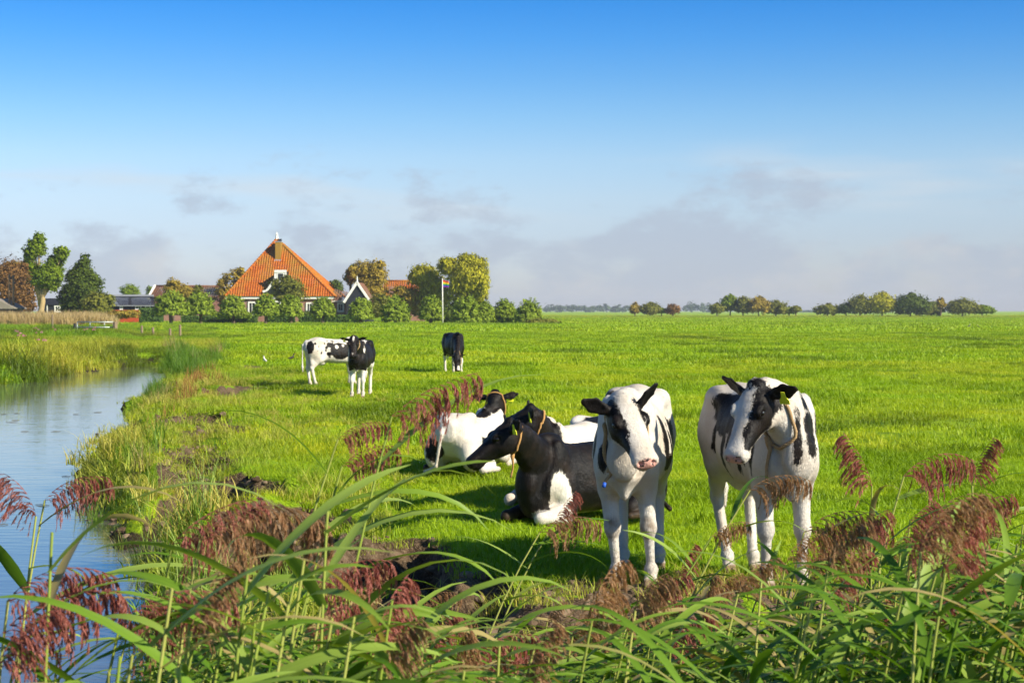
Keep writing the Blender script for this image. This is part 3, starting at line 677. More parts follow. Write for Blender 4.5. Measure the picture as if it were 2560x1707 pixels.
for i, (px, py, rx, ry, bp, lab) in enumerate(pol):
    y = 207 + (i % 3) * 2.0; S = y / FPX; rs = np.random.default_rng(100 + i); c = at(px, py + ry * .35, y)
    root = empty('pollard_willow', (c[0], y, 0)); tag(root, lab, 'tree', WIL)
    hz = at(px, py + ry * .72, y)[2]; n = 12500; ns = 300
    d = rs.normal(0, 1, (ns, 3)); d[:, 2] = np.abs(d[:, 2]) * 1.0 - .22; d /= np.linalg.norm(d, axis=1)[:, None]
    L = np.stack([rx * S * d[:, 0], rx * S * d[:, 1], np.where(d[:, 2] > 0, (ry * 1.72) * S, ry * .55 * S) * d[:, 2]], 1) * rs.uniform(.80, 1.08, ns)[:, None]
    k = rs.integers(0, ns, n); t = rs.uniform(.25, 1, n) ** .7
    P = L[k] * t[:, None]; P[:, 2] += hz - .22 * t ** 2 * (rx * S) * .3; P += rs.normal(0, .09, (n, 3))
    tone = rs.uniform(0.3, 1.0, ns)[k]; out = d[k] * .7 + (0, 0, .3)
    link('crown', leaf_mesh('crown', P, rs, .09, .19, L_WILLOW, out, d[k] * (1, 1, .8), tone, 2.4), root)
    m = MB(); lean = rs.uniform(-.25, .25)
    m.tube([(0, 0, -.3), (lean * .3, 0, .35), (lean * .7, 0, hz * .7), (lean, 0, hz), (lean, 0, hz + .35)], [.30, .21, .20, .30, .12], 9)
    for q in range(14): dd = L[q * 7]; m.tube([(lean, 0, hz), dd * .5 + (0, 0, hz), dd * .85 + (0, 0, hz)], [.06, .04, .015], 5)
    m.build('trunk', M_BARK, root, True)
T = tree
T('autumn_tree', 'brown leaved autumn tree at the far left edge behind the masts', 226, [(40, 715, 62, 58, 5200), (20, 690, 40, 36, 2200), (72, 672, 22, 22, 900), (55, 760, 40, 30, 1500)], L_RUST, 60, (.35, .18), seed=1)
T('autumn_tree', 'golden topped tree at the left behind the tall poplar', 236, [(48, 678, 34, 26, 2600), (14, 690, 30, 22, 1500)], L_BROWN, 40, (.3, .15), seed=2)
T('poplar_tree', 'tall ragged poplar with pale bare lower trunk at left', 214, [(102, 690, 26, 30, 1500), (86, 622, 26, 22, 1500), (97, 600, 14, 18, 700), (153, 636, 18, 20, 1000), (133, 660, 20, 20, 900), (122, 690, 26, 26, 1700), (140, 680, 20, 30, 1300), (72, 640, 14, 18, 500), (82, 668, 9, 12, 250), (130, 712, 20, 16, 700)], L_GREEN, 97, (.42, .26), (.12, .28), bark=M_BARK_PALE, seed=3)
T('broad_tree', 'dark green pyramidal tree right of the poplar', 216, [(203, 720, 46, 44, 5200), (205, 676, 24, 26, 1500), (212, 650, 12, 15, 500), (180, 690, 16, 20, 700), (230, 700, 20, 22, 900), (190, 765, 44, 24, 2200), (165, 740, 24, 26, 1000)], L_DARK, 190, (.3, .14), seed=4)
T('bush', 'olive bush at the foot of the dark green tree', 212, [(243, 762, 36, 28, 3600), (266, 750, 20, 16, 900)], L_OLIVE, 245, (.12, .06), seed=5, cat='bush')
T('distant_tree', 'pale round tree behind the dark blue shed', 330, [(323, 728, 24, 16, 1600)], L_WILLOW, 323, (.3, .15), seed=6); T('distant_tree', 'low green tree behind the white bargeboard', 320, [(380, 732, 16, 16, 900)], L_GREEN, 380, (.2, .1), seed=7)
T('autumn_tree', 'small golden tree in front of the long brown barn', 246, [(432, 718, 22, 20, 1300), (462, 728, 20, 18, 700), (440, 742, 30, 18, 1000)], L_BROWN, 434, (.2, .1), seed=8); T('garden_tree', 'brown green bush before the long brown barn', 246, [(492, 724, 12, 12, 500), (490, 745, 26, 20, 1100)], L_OLIVE, 492, (.15, .08), seed=9, cat='bush')
T('autumn_tree', 'thin brown tree behind the left slope of the pyramid roof', 263, [(585, 692, 30, 18, 900), (600, 680, 14, 12, 420), (556, 706, 14, 12, 400), (566, 738, 28, 26, 1700)], L_BROWN, 575, (.25, .12), seed=10, clump=.22)
T('garden_tree', 'dark brown green tree before the middle of the pyramid roof', 236, [(727, 716, 30, 20, 1900), (720, 738, 40, 18, 1700), (715, 700, 14, 12, 500), (690, 712, 14, 16, 420)], L_OLIVE, 707, (.22, .12), seed=11, clump=.24)
T('garden_tree', 'dark green tree between pyramid roof and black barn', 258, [(838, 718, 22, 16, 1500), (826, 728, 14, 14, 500)], L_DARK, 836, (.2, .1), seed=12)
T('autumn_tree', 'broad golden brown tree behind the black gabled barn', 252, [(930, 695, 36, 36, 3600), (905, 675, 22, 20, 1000), (944, 668, 22, 18, 900), (884, 684, 18, 24, 900), (940, 735, 34, 24, 1700)], L_BROWN, 930, (.32, .16), seed=13)
T('green_tree', 'bright green tree left of the golden brown tree', 254, [(876, 690, 14, 22, 900), (885, 672, 10, 10, 300)], L_GREEN, 878, (.2, .1), seed=14)
T('autumn_tree', 'rust coloured shrub in front of the orange roofed house', 250, [(1018, 742, 34, 26, 2600), (1000, 728, 20, 14, 700), (1035, 765, 24, 24, 1200)], L_BROWN, 1018, (.2, .1), seed=15)
T('weeping_tree', 'large yellow green weeping tree behind the flag', 246, [(1170, 690, 46, 36, 4200), (1188, 665, 26, 26, 1700), (1120, 665, 28, 20, 1400), (1165, 648, 20, 14, 700), (1205, 710, 18, 44, 1900), (1150, 720, 30, 30, 1600), (1196, 745, 20, 28, 900)], L_YELLOW, 1165, (.4, .2), (.12, .24), seed=16, weep=True)
T('weeping_tree', 'lower yellow green weeping tree left of the flag', 250, [(1060, 690, 36, 26, 2600), (1085, 708, 30, 24, 1500), (1070, 735, 34, 24, 1300), (1110, 740, 24, 26, 1000)], L_YELLOW, 1072, (.3, .16), (.12, .24), seed=17, weep=True)
T('bush', 'dark bush behind the flagpole between two willows', 222, [(1122, 785, 26, 22, 1500), (1140, 770, 20, 20, 900)], L_DARK, 1125, None, seed=18, cat='bush')
T('bush', 'dark bush behind the black barn and the broad willow', 226, [(940, 768, 28, 26, 1600), (960, 752, 20, 18, 800)], L_OLIVE, 940, None, seed=19, cat='bush')
T('bush', 'flowering garden bush before the left farmhouse window', 227, [(600, 787, 30, 10, 900), (560, 787, 26, 9, 700)], L_GREEN, 600, None, seed=20, cat='bush', leaf=(.12, .22)); T('bush', 'garden bush before the right farmhouse window', 227, [(770, 787, 30, 9, 900)], L_DARK, 770, None, seed=21, cat='bush', leaf=(.12, .22))
T('bush', 'low bramble at the right end of the willow row', 204, [(1368, 805, 30, 9, 900), (1340, 806, 24, 10, 700)], L_OLIVE, 1350, None, seed=22, cat='bush', leaf=(.12, .24)); T('bush', 'rusty bramble under the olive bush by the shed', 200, [(300, 786, 30, 10, 900), (330, 785, 24, 9, 600)], L_BROWN, 305, None, seed=23, cat='bush', leaf=(.12, .24))
# shrubs on the far field edge
FAR = 'shrubs along the far field edge'
for px, py, rx, ry, n, mt, lab in ((1587, 770, 11, 13, 900, L_BROWN, 'narrow brown shrub at the left of the far field edge'), (1625, 771, 22, 14, 1500, L_OLIVE, 'dark rounded shrub beside the narrow brown one'), (1682, 772, 15, 12, 900, L_RUST, 'small red leaved shrub on the far field edge'), (1655, 777, 16, 6, 500, L_GREEN, 'low green shrub left of the red one'),
        (1793, 771, 16, 12, 900, L_OLIVE, 'small shrub at the left of the first thicket'), (1825, 757, 20, 20, 1700, L_GREEN, 'bright green tree that tops the first thicket'), (1858, 762, 20, 20, 1500, L_OLIVE, 'olive bush in the middle of the first thicket'), (1897, 762, 22, 20, 1500, L_BROWN, 'brown bush in the first thicket'), (1940, 768, 24, 16, 1400, L_OLIVE, 'spreading bush at the right of the first thicket'), (1972, 776, 20, 8, 700, L_GREEN, 'low green bush tailing off the first thicket'),
        (2068, 773, 28, 13, 1500, L_OLIVE, 'low dome bush before the second thicket'), (2115, 770, 14, 13, 700, L_DARK, 'small dark bush at the left of the second thicket'), (2150, 762, 28, 22, 2200, L_OLIVE, 'olive bush in the second thicket'), (2205, 758, 32, 25, 2600, L_YELLOW, 'yellowish tallest bush in the second thicket'), (2275, 760, 40, 26, 3200, L_DARK, 'broad dark green bush in the second thicket'), (2330, 771, 24, 16, 1300, L_OLIVE, 'bush right of the broad dark green one'), (2352, 756, 11, 12, 300, L_BROWN, 'bare topped small tree above the second thicket'), (2405, 766, 36, 18, 2200, L_OLIVE, 'wide bush near the right end of the second thicket'), (2455, 774, 28, 10, 1100, L_GREEN, 'low bush at the right end of the second thicket'), (1990, 772, 12, 8, 400, L_OLIVE, 'small bush between the two thickets')):
    T('far_shrub', lab, 440 + (px % 7), [(px, py, rx * 1.0, ry * .85, n), (px - rx * .5, py + ry * .35, rx * .6, ry * .55, n // 3), (px + rx * .55, py + ry * .2, rx * .6, ry * .65, n // 3), (px + rx * .1, py - ry * .6, rx * .3, ry * .5, n // 6)], mt, px, (.2, .08), (.22, .48), seed=px, cat='bush', group=FAR, limbs=True, clump=.30)
# the far wood seen through haze
rs = np.random.default_rng(4); B = []
for a, b, h in ((1368, 1480, 764), (1485, 1575, 761), (1715, 1795, 760), (2000, 2050, 776)):
    for px in np.arange(a, b, 9): ry = (778 - h) * rs.uniform(.55, 1.05); B.append((at(px, 779 - ry * .6, 1900 + rs.uniform(-80, 80)), (5.5, 6, ry * .62 * .445), 130))
P, O, Tn = crown_points(B, rs, .3); o = link('distant_wood', leaf_mesh('distant_wood', P, rs, 1.0, 2.2, L_HAZE, O, None, Tn)); tag(o, 'pale blue line of woods on the horizon', None, None, 'stuff')
# ------------------------------------------------------------------ cows
def nrm(v): v = np.asarray(v, float); return v / (np.linalg.norm(v) + 1e-12)
class Field:
    """smooth union of soft shapes on a grid, meshed with surface nets"""
    def __init__(s): s.p = []
    def seg(s, a, b, ra, rb, wdir=(0, 1, 0), k=0.03, cap=1.0, op=1):
        s.p.append(('seg', np.asarray(a, float), np.asarray(b, float), ra if hasattr(ra, '__len__') else (ra, ra), rb if hasattr(rb, '__len__') else (rb, rb), wdir, k, cap, op))
    def ell(s, c, r, M=None, k=0.03, op=1):
        s.p.append(('ell', np.asarray(c, float), r if hasattr(r, '__len__') else (r, r, r), M, k, op))
    def loft(s, X, top, bot, w, caps, n=2.3, k=0.03, M=None, O=None, narrow=0.0, pear=0.0):
        s.p.append(('loft', np.asarray(X, float), np.asarray(top, float), np.asarray(bot, float), np.asarray(w, float), caps, n, k, M, O, narrow, pear))
    def bounds(s, q):
        if q[0] == 'seg': r = max(max(q[3]), max(q[4])) + .01; return np.minimum(q[1], q[2]) - r, np.maximum(q[1], q[2]) + r
        if q[0] == 'ell':
            r = max(q[2]) if q[3] is not None else np.array(q[2]); return q[1] - r, q[1] + r
        _, X, top, bot, w, caps, n, k, M, O, nar, pear = q
        c = np.array([(x, y, z) for x in (X[0] - caps[0], X[-1] + caps[1]) for y in (-w.max() * 1.06, w.max() * 1.06) for z in (bot.min(), top.max())])
        if M is not None: c = O + c @ np.asarray(M)
        return c.min(0), c.max(0)
    def dist(s, q, X, Y, Z):
        if q[0] == 'seg':
            _, a, b, ra, rb, wd, k, cap, op = q
            ab = b - a; L = np.linalg.norm(ab); ax = ab / L; wd = np.asarray(wd, float); wd = nrm(wd - ax * wd.dot(ax)); hd = np.cross(ax, wd)
            x, y, z = X - a[0], Y - a[1], Z - a[2]
            t = (x * ax[0] + y * ax[1] + z * ax[2]) / L; tc = np.clip(t, 0, 1)
            w = ra[0] + (rb[0] - ra[0]) * tc; h = ra[1] + (rb[1] - ra[1]) * tc; r = np.sqrt(w * h) * cap
            e = (t - tc) * L; u = x * wd[0] + y * wd[1] + z * wd[2]; v = x * hd[0] + y * hd[1] + z * hd[2]
        elif q[0] == 'ell':
            _, c, rr, M, k, op = q
            x, y, z = X - c[0], Y - c[1], Z - c[2]
            if M is not None: x, y, z = (x * M[0][0] + y * M[0][1] + z * M[0][2], x * M[1][0] + y * M[1][1] + z * M[1][2], x * M[2][0] + y * M[2][1] + z * M[2][2])
            e, u, v = x, y, z; r, w, h = rr
        else:
            _, SX, top, bot, sw, caps, n, k, M, O, nar, pear = q
            if M is not None:
                x, y, z = X - O[0], Y - O[1], Z - O[2]
                X, Y, Z = (x * M[0][0] + y * M[0][1] + z * M[0][2], x * M[1][0] + y * M[1][1] + z * M[1][2], x * M[2][0] + y * M[2][1] + z * M[2][2])
            xf = np.linspace(SX[0], SX[-1], 200)
            def cub(A):
                m = np.gradient(A, SX); i = np.clip(np.searchsorted(SX, xf) - 1, 0, len(SX) - 2); hh = SX[i + 1] - SX[i]; t = (xf - SX[i]) / hh
                return (2 * t**3 - 3 * t**2 + 1) * A[i] + (t**3 - 2 * t**2 + t) * hh * m[i] + (-2 * t**3 + 3 * t**2) * A[i + 1] + (t**3 - t**2) * hh * m[i + 1]
            T, B, W = cub(top), cub(bot), cub(sw)
            xc = np.clip(X, SX[0], SX[-1]); t = np.interp(xc, xf, T); b = np.interp(xc, xf, B); w = np.interp(xc, xf, W)
            h = (t - b) / 2; v = Z - (t + b) / 2; e = X - xc; r = np.where(e < 0, caps[0], caps[1]); u = Y
            if nar: w = w * (1 - nar * np.clip(-v / h, 0, 1))
            if pear: w = w * (1 - pear * np.clip(v / h, -.3, 1))
            k0 = ((np.abs(u) / w) ** n + (np.abs(v) / h) ** n + (np.abs(e) / r) ** n) ** (1 / n)
            return (k0 - 1) * np.minimum(w, h) * 0.9
        k0 = np.sqrt((u / w) ** 2 + (v / h) ** 2 + (e / r) ** 2)
        k1 = np.sqrt((u / w**2) ** 2 + (v / h**2) ** 2 + (e / r**2) ** 2) + 1e-6
        return k0 * (k0 - 1) / k1
    def run(s, vox, floor=0.0):
        bs = [s.bounds(q) for q in s.p]
        lo = np.min([b[0] for b in bs], 0) - 3 * vox; hi = np.max([b[1] for b in bs], 0) + 3 * vox
        n = np.ceil((hi - lo) / vox).astype(int) + 1
        ax = [(lo[i] + np.arange(n[i]) * vox).astype(np.float32) for i in range(3)]
        G = np.full(n, 0.25, np.float32)
        for q, (a, b) in zip(s.p, bs):
            k = q[7] if q[0] == 'loft' else (q[6] if q[0] == 'seg' else q[4]); op = 1 if q[0] == 'loft' else q[-1]
            i0 = np.clip(np.floor((a - k - .03 - lo) / vox).astype(int), 0, n - 1); i1 = np.clip(np.ceil((b + k + .03 - lo) / vox).astype(int) + 1, 1, n)
            sl = tuple(slice(i0[i], i1[i]) for i in range(3))
            X = ax[0][sl[0]][:, None, None]; Y = ax[1][sl[1]][None, :, None]; Z = ax[2][sl[2]][None, None, :]
            d = s.dist(q, X, Y, Z).astype(np.float32); c = G[sl]
            if op > 0:
                hh = np.maximum(k - np.abs(c - d), 0) / k; G[sl] = np.minimum(c, d) - hh * hh * k * 0.25
            else:
                hh = np.maximum(k - np.abs(c + d), 0) / k; G[sl] = np.maximum(c, -d) + hh * hh * k * 0.25
        if floor is not None: G = np.maximum(G, (floor - ax[2])[None, None, :])
        s.G, s.lo, s.vox = G, lo, vox
        return s.nets(G, lo, vox)
    def nets(s, G, lo, vox):
        ins = G < 0; nx, ny, nz = G.shape
        cs = [(i, j, k) for i in (0, 1) for j in (0, 1) for k in (0, 1)]
        cnt = sum(ins[i:nx - 1 + i, j:ny - 1 + j, k:nz - 1 + k].astype(np.int8) for i, j, k in cs)
        act = np.argwhere((cnt > 0) & (cnt < 8)); idm = np.full((nx - 1, ny - 1, nz - 1), -1, np.int32); idm[tuple(act.T)] = np.arange(len(act))
        cv = np.stack([G[act[:, 0] + i, act[:, 1] + j, act[:, 2] + k] for i, j, k in cs], 1)
        acc = np.zeros((len(act), 3)); num = np.zeros(len(act)); ca = np.array(cs, float)
        for a in range(8):
            for b in range(a + 1, 8):
                if np.abs(ca[a] - ca[b]).sum() != 1: continue
                m = (cv[:, a] < 0) != (cv[:, b] < 0); t = np.where(m, cv[:, a] / np.where(m, cv[:, a] - cv[:, b], 1), 0)
                acc += np.where(m[:, None], ca[a] + (ca[b] - ca[a]) * t[:, None], 0); num += m
        V = lo + (act + acc / num[:, None]) * vox
        Q = []
        for axis in range(3):
            A = [slice(0, -1)] * 3 if False else None
            s0 = [slice(None)] * 3; s1 = [slice(None)] * 3; s0[axis] = slice(0, -1); s1[axis] = slice(1, None)
            e = np.argwhere(ins[tuple(s0)] != ins[tuple(s1)]); fl = ins[tuple(s0)][tuple(e.T)]
            o1, o2 = [(1, 2), (2, 0), (0, 1)][axis]
            ok = (e[:, o1] > 0) & (e[:, o2] > 0) & (e[:, o1] < G.shape[o1] - 1) & (e[:, o2] < G.shape[o2] - 1); e = e[ok]; fl = fl[ok]
            d1 = np.zeros(3, int); d1[o1] = 1; d2 = np.zeros(3, int); d2[o2] = 1
            q = np.stack([idm[tuple((e - d1 - d2).T)], idm[tuple((e - d2).T)], idm[tuple(e.T)], idm[tuple((e - d1).T)]], 1)
            q = np.where(fl[:, None], q, q[:, ::-1]); Q.append(q)
        return V, np.concatenate(Q)
    def sample(s, P):
        i = np.clip(np.round((np.asarray(P) - s.lo) / s.vox).astype(int), 0, np.array(s.G.shape) - 1); return s.G[tuple(i.T)]

def coat_material(bump=True):
    t = NT('cow_coat'); o = t.obj()
    c = t.attr('coat'); mk = t.n('ShaderNodeAttribute', attribute_name='mask').outputs['Color']
    sp = t.n('ShaderNodeSeparateColor', {0: mk})
    hairv = t.scaled(o, (1.0, 1.0, 0.35))
    n1 = t.math('SUBTRACT', t.noise(7, 3, o), .5); n2 = t.math('SUBTRACT', t.noise(60, 3, hairv), .5)
    n3 = t.math('SUBTRACT', t.noise(220, 2, hairv), .5); c = t.math('ADD', c, t.math('MULTIPLY', n3, .022))
    cc = t.math('ADD', t.math('ADD', c, t.math('MULTIPLY', n1, .07)), t.math('MULTIPLY', n2, .035))
    blk = t.remap(cc, -.004, .004)
    w = t.mix(t.remap(t.noise(3.5, 5, o), .38, .72), (.65, .615, .555), (.52, .44, .35))
    w = t.mix(t.math('MULTIPLY', t.remap(t.noise(130, 2, hairv), .45, .8), .35), w, (.44, .39, .33))
    b = t.mix(t.remap(t.noise(9, 3, o), .45, .8), (.007, .006, .006), (.022, .014, .010))
    col = t.mix(blk, w, b)
    col = t.mix(t.math('MULTIPLY', sp.outputs[1], t.remap(t.noise(16, 3, o), .2, .7), clamp=True), col, (.20, .13, .075))
    pk = t.mix(t.remap(t.noise(38, 2, o), .56, .60), (.62, .33, .27), (.03, .02, .02))
    col = t.mix(sp.outputs[0], col, pk)
    hf = t.mix(t.noise(30, 3, o), (.30, .20, .12), (.10, .07, .05)); col = t.mix(sp.outputs[2], col, hf)
    hgt = t.math('ADD', t.math('ADD', t.noise(150, 3, t.scaled(o, (1, 1, .3))), t.math('MULTIPLY', t.noise(48, 4, t.scaled(o, (1, 1, .35))), 1.3)), t.math('MULTIPLY', t.noise(25, 3, o), 1.2))
    rough = t.mix(blk, (.75, .75, .75), (.50, .50, .50))
    t.P(Base_Color=col, Roughness=t.mix(sp.outputs[0], rough, (.35, .35, .35)), Specular_IOR_Level=.16)
    if bump: t.P(Normal=t.bump(hgt, .5, .009))
    return t.m
M_COAT = coat_material(); M_HAIR = coat_material(False)
M_EYE = NT('cow_eye').P(Base_Color=(.008, .006, .005), Roughness=.06, Specular_IOR_Level=.6)
M_ROPE = flat('hemp_rope', (.36, .24, .12), .85, .4, 90)
M_ROPE_DARK = flat('weathered_rope', (.14, .11, .08), .9, .5, 90)
M_ROPE_OR = flat('orange_rope', (.40, .22, .075), .8, .35, 90)
M_TAG = flat('yellow_tag', (.72, .74, .03), .45, .1, 20)
M_TAPE = flat('blue_tape', (.02, .10, .50), .5, .1, 20)

HX = [-.03, .03, .10, .17, .235, .31, .38, .435, .472]
HT = [.030, .060, .066, .056, .040, .028, .020, .012, -.006]
HB = [-.10, -.135, -.160, -.165, -.150, -.124, -.106, -.098, -.086]
HW = [.078, .092, .108, .106, .088, .073, .069, .078, .073]
def cow(name, label, pos, fwd, poll, hdir, hup, scale=1.0, lying=False, vox=.010, coat=(), base=-.2, legs=None, ears=None,
        tags=(), collar=None, neck_ctrl=None, group=None, pink=True, knees=0.0, blackmuz=False, tail=True, hsc=1.0, hair=0):
    """pos: ground point under the middle of the cow; fwd, hdir, hup, poll: in world axes (poll as a world point)"""
    yaw = math.atan2(fwd[1], fwd[0]); c_, s_ = math.cos(yaw), math.sin(yaw)
    RW = np.array(((c_, s_, 0), (-s_, c_, 0), (0, 0, 1)))                       # world -> cow axes (rows)
    root = empty(name, (pos[0], pos[1], pos[2]), yaw)
    tag(root, label, 'cow', group)
    pl = RW @ (np.asarray(poll, float) - np.asarray(pos, float)) / scale
    f = nrm(RW @ np.asarray(hdir, float)); u = RW @ np.asarray(hup, float); u = nrm(u - f * u.dot(f)); s = np.cross(u, f)
    HM = np.array((f, s, u))
    H = lambda a, b, c: pl + (f * a + s * b + u * c) * hsc
    F = Field()
    dz = -.50 if lying else 0.0; wx = 1.06 if lying else 1.0
    X = np.array([-.76, -.66, -.48, -.25, .05, .30, .48, .60, .70])
    top = np.array([1.13, 1.185, 1.235, 1.205, 1.185, 1.20, 1.215, 1.13, 1.02]) + dz
    bot = np.array([.88, .77, .67, .605, .58, .58, .59, .62, .69]) + dz
    W = np.array([.115, .175, .215, .232, .245, .215, .165, .135, .105]) * wx
    if lying: bot = np.maximum(bot - .03, .0); top[2:6] -= .045
    F.loft(X, top, bot, W, (.05, .08), n=2.25, k=.03, pear=.22)
    for sd in (-1, 1):
        F.ell((-.45, .165 * sd, 1.145 + dz), (.12, .045, .05), k=.10)            # hip bones
        F.ell((-.70, .075 * sd, 1.07 + dz), (.07, .035, .05), k=.08)
        F.ell((.46, .118 * sd * wx, .98 + dz), (.10, .068, .22), k=.05)          # shoulder
        F.ell((.53, .118 * sd * wx, .82 + dz), (.10, .06, .13), k=.045)
        F.ell((-.56, .13 * sd * wx, .93 + dz), (.17, .10, .22), k=.07)           # thigh
    F.ell((.50, 0, 1.20 + dz), (.16, .05, .035), k=.06)                          # withers
    if not lying:
        F.seg((.64, 0, .86), (.60, 0, .60), (.030, .07), (.026, .05), k=.05)       # keel of the brisket
        for sd in (-1, 1):
            F.seg((.69, .085 * sd, .74), (.60, .165 * sd, 1.12), .012, .012, k=.06, op=-1); F.seg((.34, .23 * sd, .62), (.30, .235 * sd, 1.05), .010, .010, k=.06, op=-1)
            F.seg((-.34, .25 * sd, 1.04), (-.26, .265 * sd, .74), .022, .012, k=.09, op=-1)
    else:
        for sd in (-1, 1): F.seg((.72, .12 * sd, .20), (.56, .18 * sd, .62), .014, .014, k=.06, op=-1); F.seg((.30, .27 * sd, .12), (.28, .25 * sd, .56), .012, .012, k=.07, op=-1); F.seg((-.28, .30 * sd, .2), (-.22, .27 * sd, .58), .02, .012, k=.08, op=-1)
    lg = legs or {}
    if not lying:
        for key, sd in (('fl', 1), ('fr', -1)):
            ox, oy = lg.get(key, (0, 0)); w = lambda t: np.array((ox * t, oy * t, 0))
            y = .118 * sd
            P = [np.array((.46, y, .76)), np.array((.41, y, .62)), np.array((.445, y * 1.0, .375)) + w(.5), np.array((.455, y, .345)) + w(.55), np.array((.435, y, .14)) + w(.9), np.array((.445, y, .105)) + w(1), np.array((.485, y, .03)) + w(1)]
            F.seg(P[0], P[1], (.075, .11), (.068, .085), k=.06); F.seg(P[1], P[2], (.058, .066), (.046, .050), k=.03)
            F.ell(P[2], (.054, .052, .066), k=.018); F.seg(P[3], P[4], (.034, .036), (.026, .030), k=.022)
            F.ell(P[5], (.045, .042, .042), k=.018); F.seg(P[5], P[6], (.034, .032), (.036, .034), k=.02)
            for q in (-1, 1): F.seg(P[6] + (-.005, .021 * q, .01), P[6] + (.035, .024 * q, -.018), (.023, .034), (.020, .022), k=.006)
            F.ell(P[5] + (-.03, 0, -.02), .014, k=.02)
        for key, sd in (('hl', 1), ('hr', -1)):
            ox, oy = lg.get(key, (0, 0)); w = lambda t: np.array((ox * t, oy * t, 0))
            y = .125 * sd
            P = [np.array((-.56, y, .90)), np.array((-.42, y * 1.15, .70)), np.array((-.66, y, .475)) + w(.35), np.array((-.645, y, .43)) + w(.45), np.array((-.615, y, .15)) + w(.9), np.array((-.605, y, .105)) + w(1), np.array((-.565, y, .03)) + w(1)]
            F.seg(P[0], P[1], (.10, .15), (.085, .115), k=.07); F.seg(P[1] + (-.05, 0, 0), P[2], (.068, .10), (.036, .052), k=.05)
            F.seg(P[0] + (-.11, -.02 * sd, .02), P[2] + (.0, 0, .12), (.05, .06), (.035, .045), k=.07)
            F.ell(P[2], (.052, .040, .055), k=.02); F.seg(P[2], P[4], (.036, .044), (.031, .034), k=.025)
            F.ell(P[5], (.045, .042, .042), k=.018); F.seg(P[5], P[6], (.034, .032), (.036, .034), k=.02)
            for q in (-1, 1): F.seg(P[6] + (-.005, .021 * q, .01), P[6] + (.035, .024 * q, -.018), (.023, .034), (.020, .022), k=.006)
            F.ell(P[5] + (-.03, 0, -.02), .014, k=.02)
        F.ell((-.36, 0, .60), (.11, .09, .07), k=.06)
        if tail:
            for a, b, r0, r1 in (((-.74, 0, 1.14), (-.83, 0, 1.04), .032, .024), ((-.83, 0, 1.04), (-.845, 0, .70), .022, .016), ((-.845, 0, .70), (-.84, .01, .50), .016, .022), ((-.84, .01, .50), (-.83, .01, .38), .026, .012)): F.seg(a, b, r0, r1, k=.02)
    else:
        for sd in (-1, 1):
            fo = .07 if sd < 0 else 0.0
            F.seg((.44, .16 * sd, .30), (.40, .20 * sd, .13), (.08, .11), (.06, .07), k=.06)       # upper arm
            F.seg((.40, .20 * sd, .13), (.70 + fo, .17 * sd, .055), (.056, .062), (.044, .046), k=.04)  # forearm along the ground
            F.ell((.71 + fo, .17 * sd, .055), (.05, .048, .05), k=.02)
            F.seg((.71 + fo, .17 * sd, .045), (.50 + fo, .235 * sd, .035), .034, .030, k=.02)      # cannon folded back
            F.ell((.48 + fo, .24 * sd, .038), (.045, .038, .038), k=.02); F.seg((.48 + fo, .24 * sd, .036), (.41 + fo, .225 * sd, .03), .034, .026, k=.01)
            F.ell((-.50, .23 * sd, .24), (.24, .12, .22), k=.08)                                    # haunch
            F.seg((-.42, .28 * sd, .20), (-.22, .32 * sd, .09), (.09, .10), (.06, .07), k=.06)
            F.seg((-.22, .32 * sd, .08), (-.52, .36 * sd, .05), (.05, .055), (.038, .042), k=.03)
            F.seg((-.52, .36 * sd, .045), (-.24, .39 * sd, .038), .036, .031, k=.02)
            F.seg((-.24, .39 * sd, .038), (-.14, .385 * sd, .032), .038, .028, k=.01)
        for a, b, r0, r1 in (((-.74, 0, .64), (-.83, .02, .48), .032, .024), ((-.83, .02, .48), (-.84, .08, .10), .022, .016), ((-.84, .08, .10), (-.78, .25, .03), .016, .022)): F.seg(a, b, r0, r1, k=.02)
        F.ell((.58, 0, .16), (.16, .13, .14), k=.06)
    # neck
    n0 = np.array((.46, 0, .98 + dz)); n3 = H(.035, 0, -.055)
    n1 = np.asarray(neck_ctrl, float) if neck_ctrl is not None else n0 + (.20, 0, .03 if lying else .10)
    n2 = H(-.06, 0, -.07) * .5 + (pl + (n0 - pl) * .32) * .5
    def bz(t): return n0 * (1 - t)**3 + 3 * n1 * t * (1 - t)**2 + 3 * n2 * t * t * (1 - t) + n3 * t**3
    NN = 7; side = nrm(np.array((0, 1, 0)) * .7 + s * .3)
    for i in range(NN):
        a, b = i / NN, (i + 1) / NN; nk = .86 if lying else 1.0; wr = lambda t: ((.135 * (1 - t) + .078 * t) * nk, (.215 * (1 - t) ** 1.1 + .115 * (1 - (1 - t) ** 1.1)) * nk)
        F.seg(bz(a), bz(b), wr(a), wr(b), wdir=side, k=.035, cap=.8)
    # head
    F.loft([x * hsc for x in HX], [x * hsc for x in HT], [x * hsc for x in HB], [x * hsc for x in HW], (.03, .018), n=2.5, k=.03, M=HM, O=pl, narrow=.30)
    F.ell(H(-.005, 0, .05), (.04, .05, .034), HM, k=.03)
    for sd in (-1, 1):
        F.ell(H(.165, .092 * sd, .026), (.046, .024, .030), HM, k=.025)
        F.ell(H(.120, .066 * sd, -.085), (.085, .034, .072), HM, k=.04)
        F.ell(H(.172, .113 * sd, .012), (.022, .018, .017), HM, k=.012, op=-1)
        F.ell(H(.30, .058 * sd, -.03), (.09, .016, .03), HM, k=.03)
    F.ell(H(.452, 0, -.034), (.036, .075, .046), HM, k=.02)
    F.ell(H(.415, 0, -.100), (.055, .043, .022), HM, k=.02)
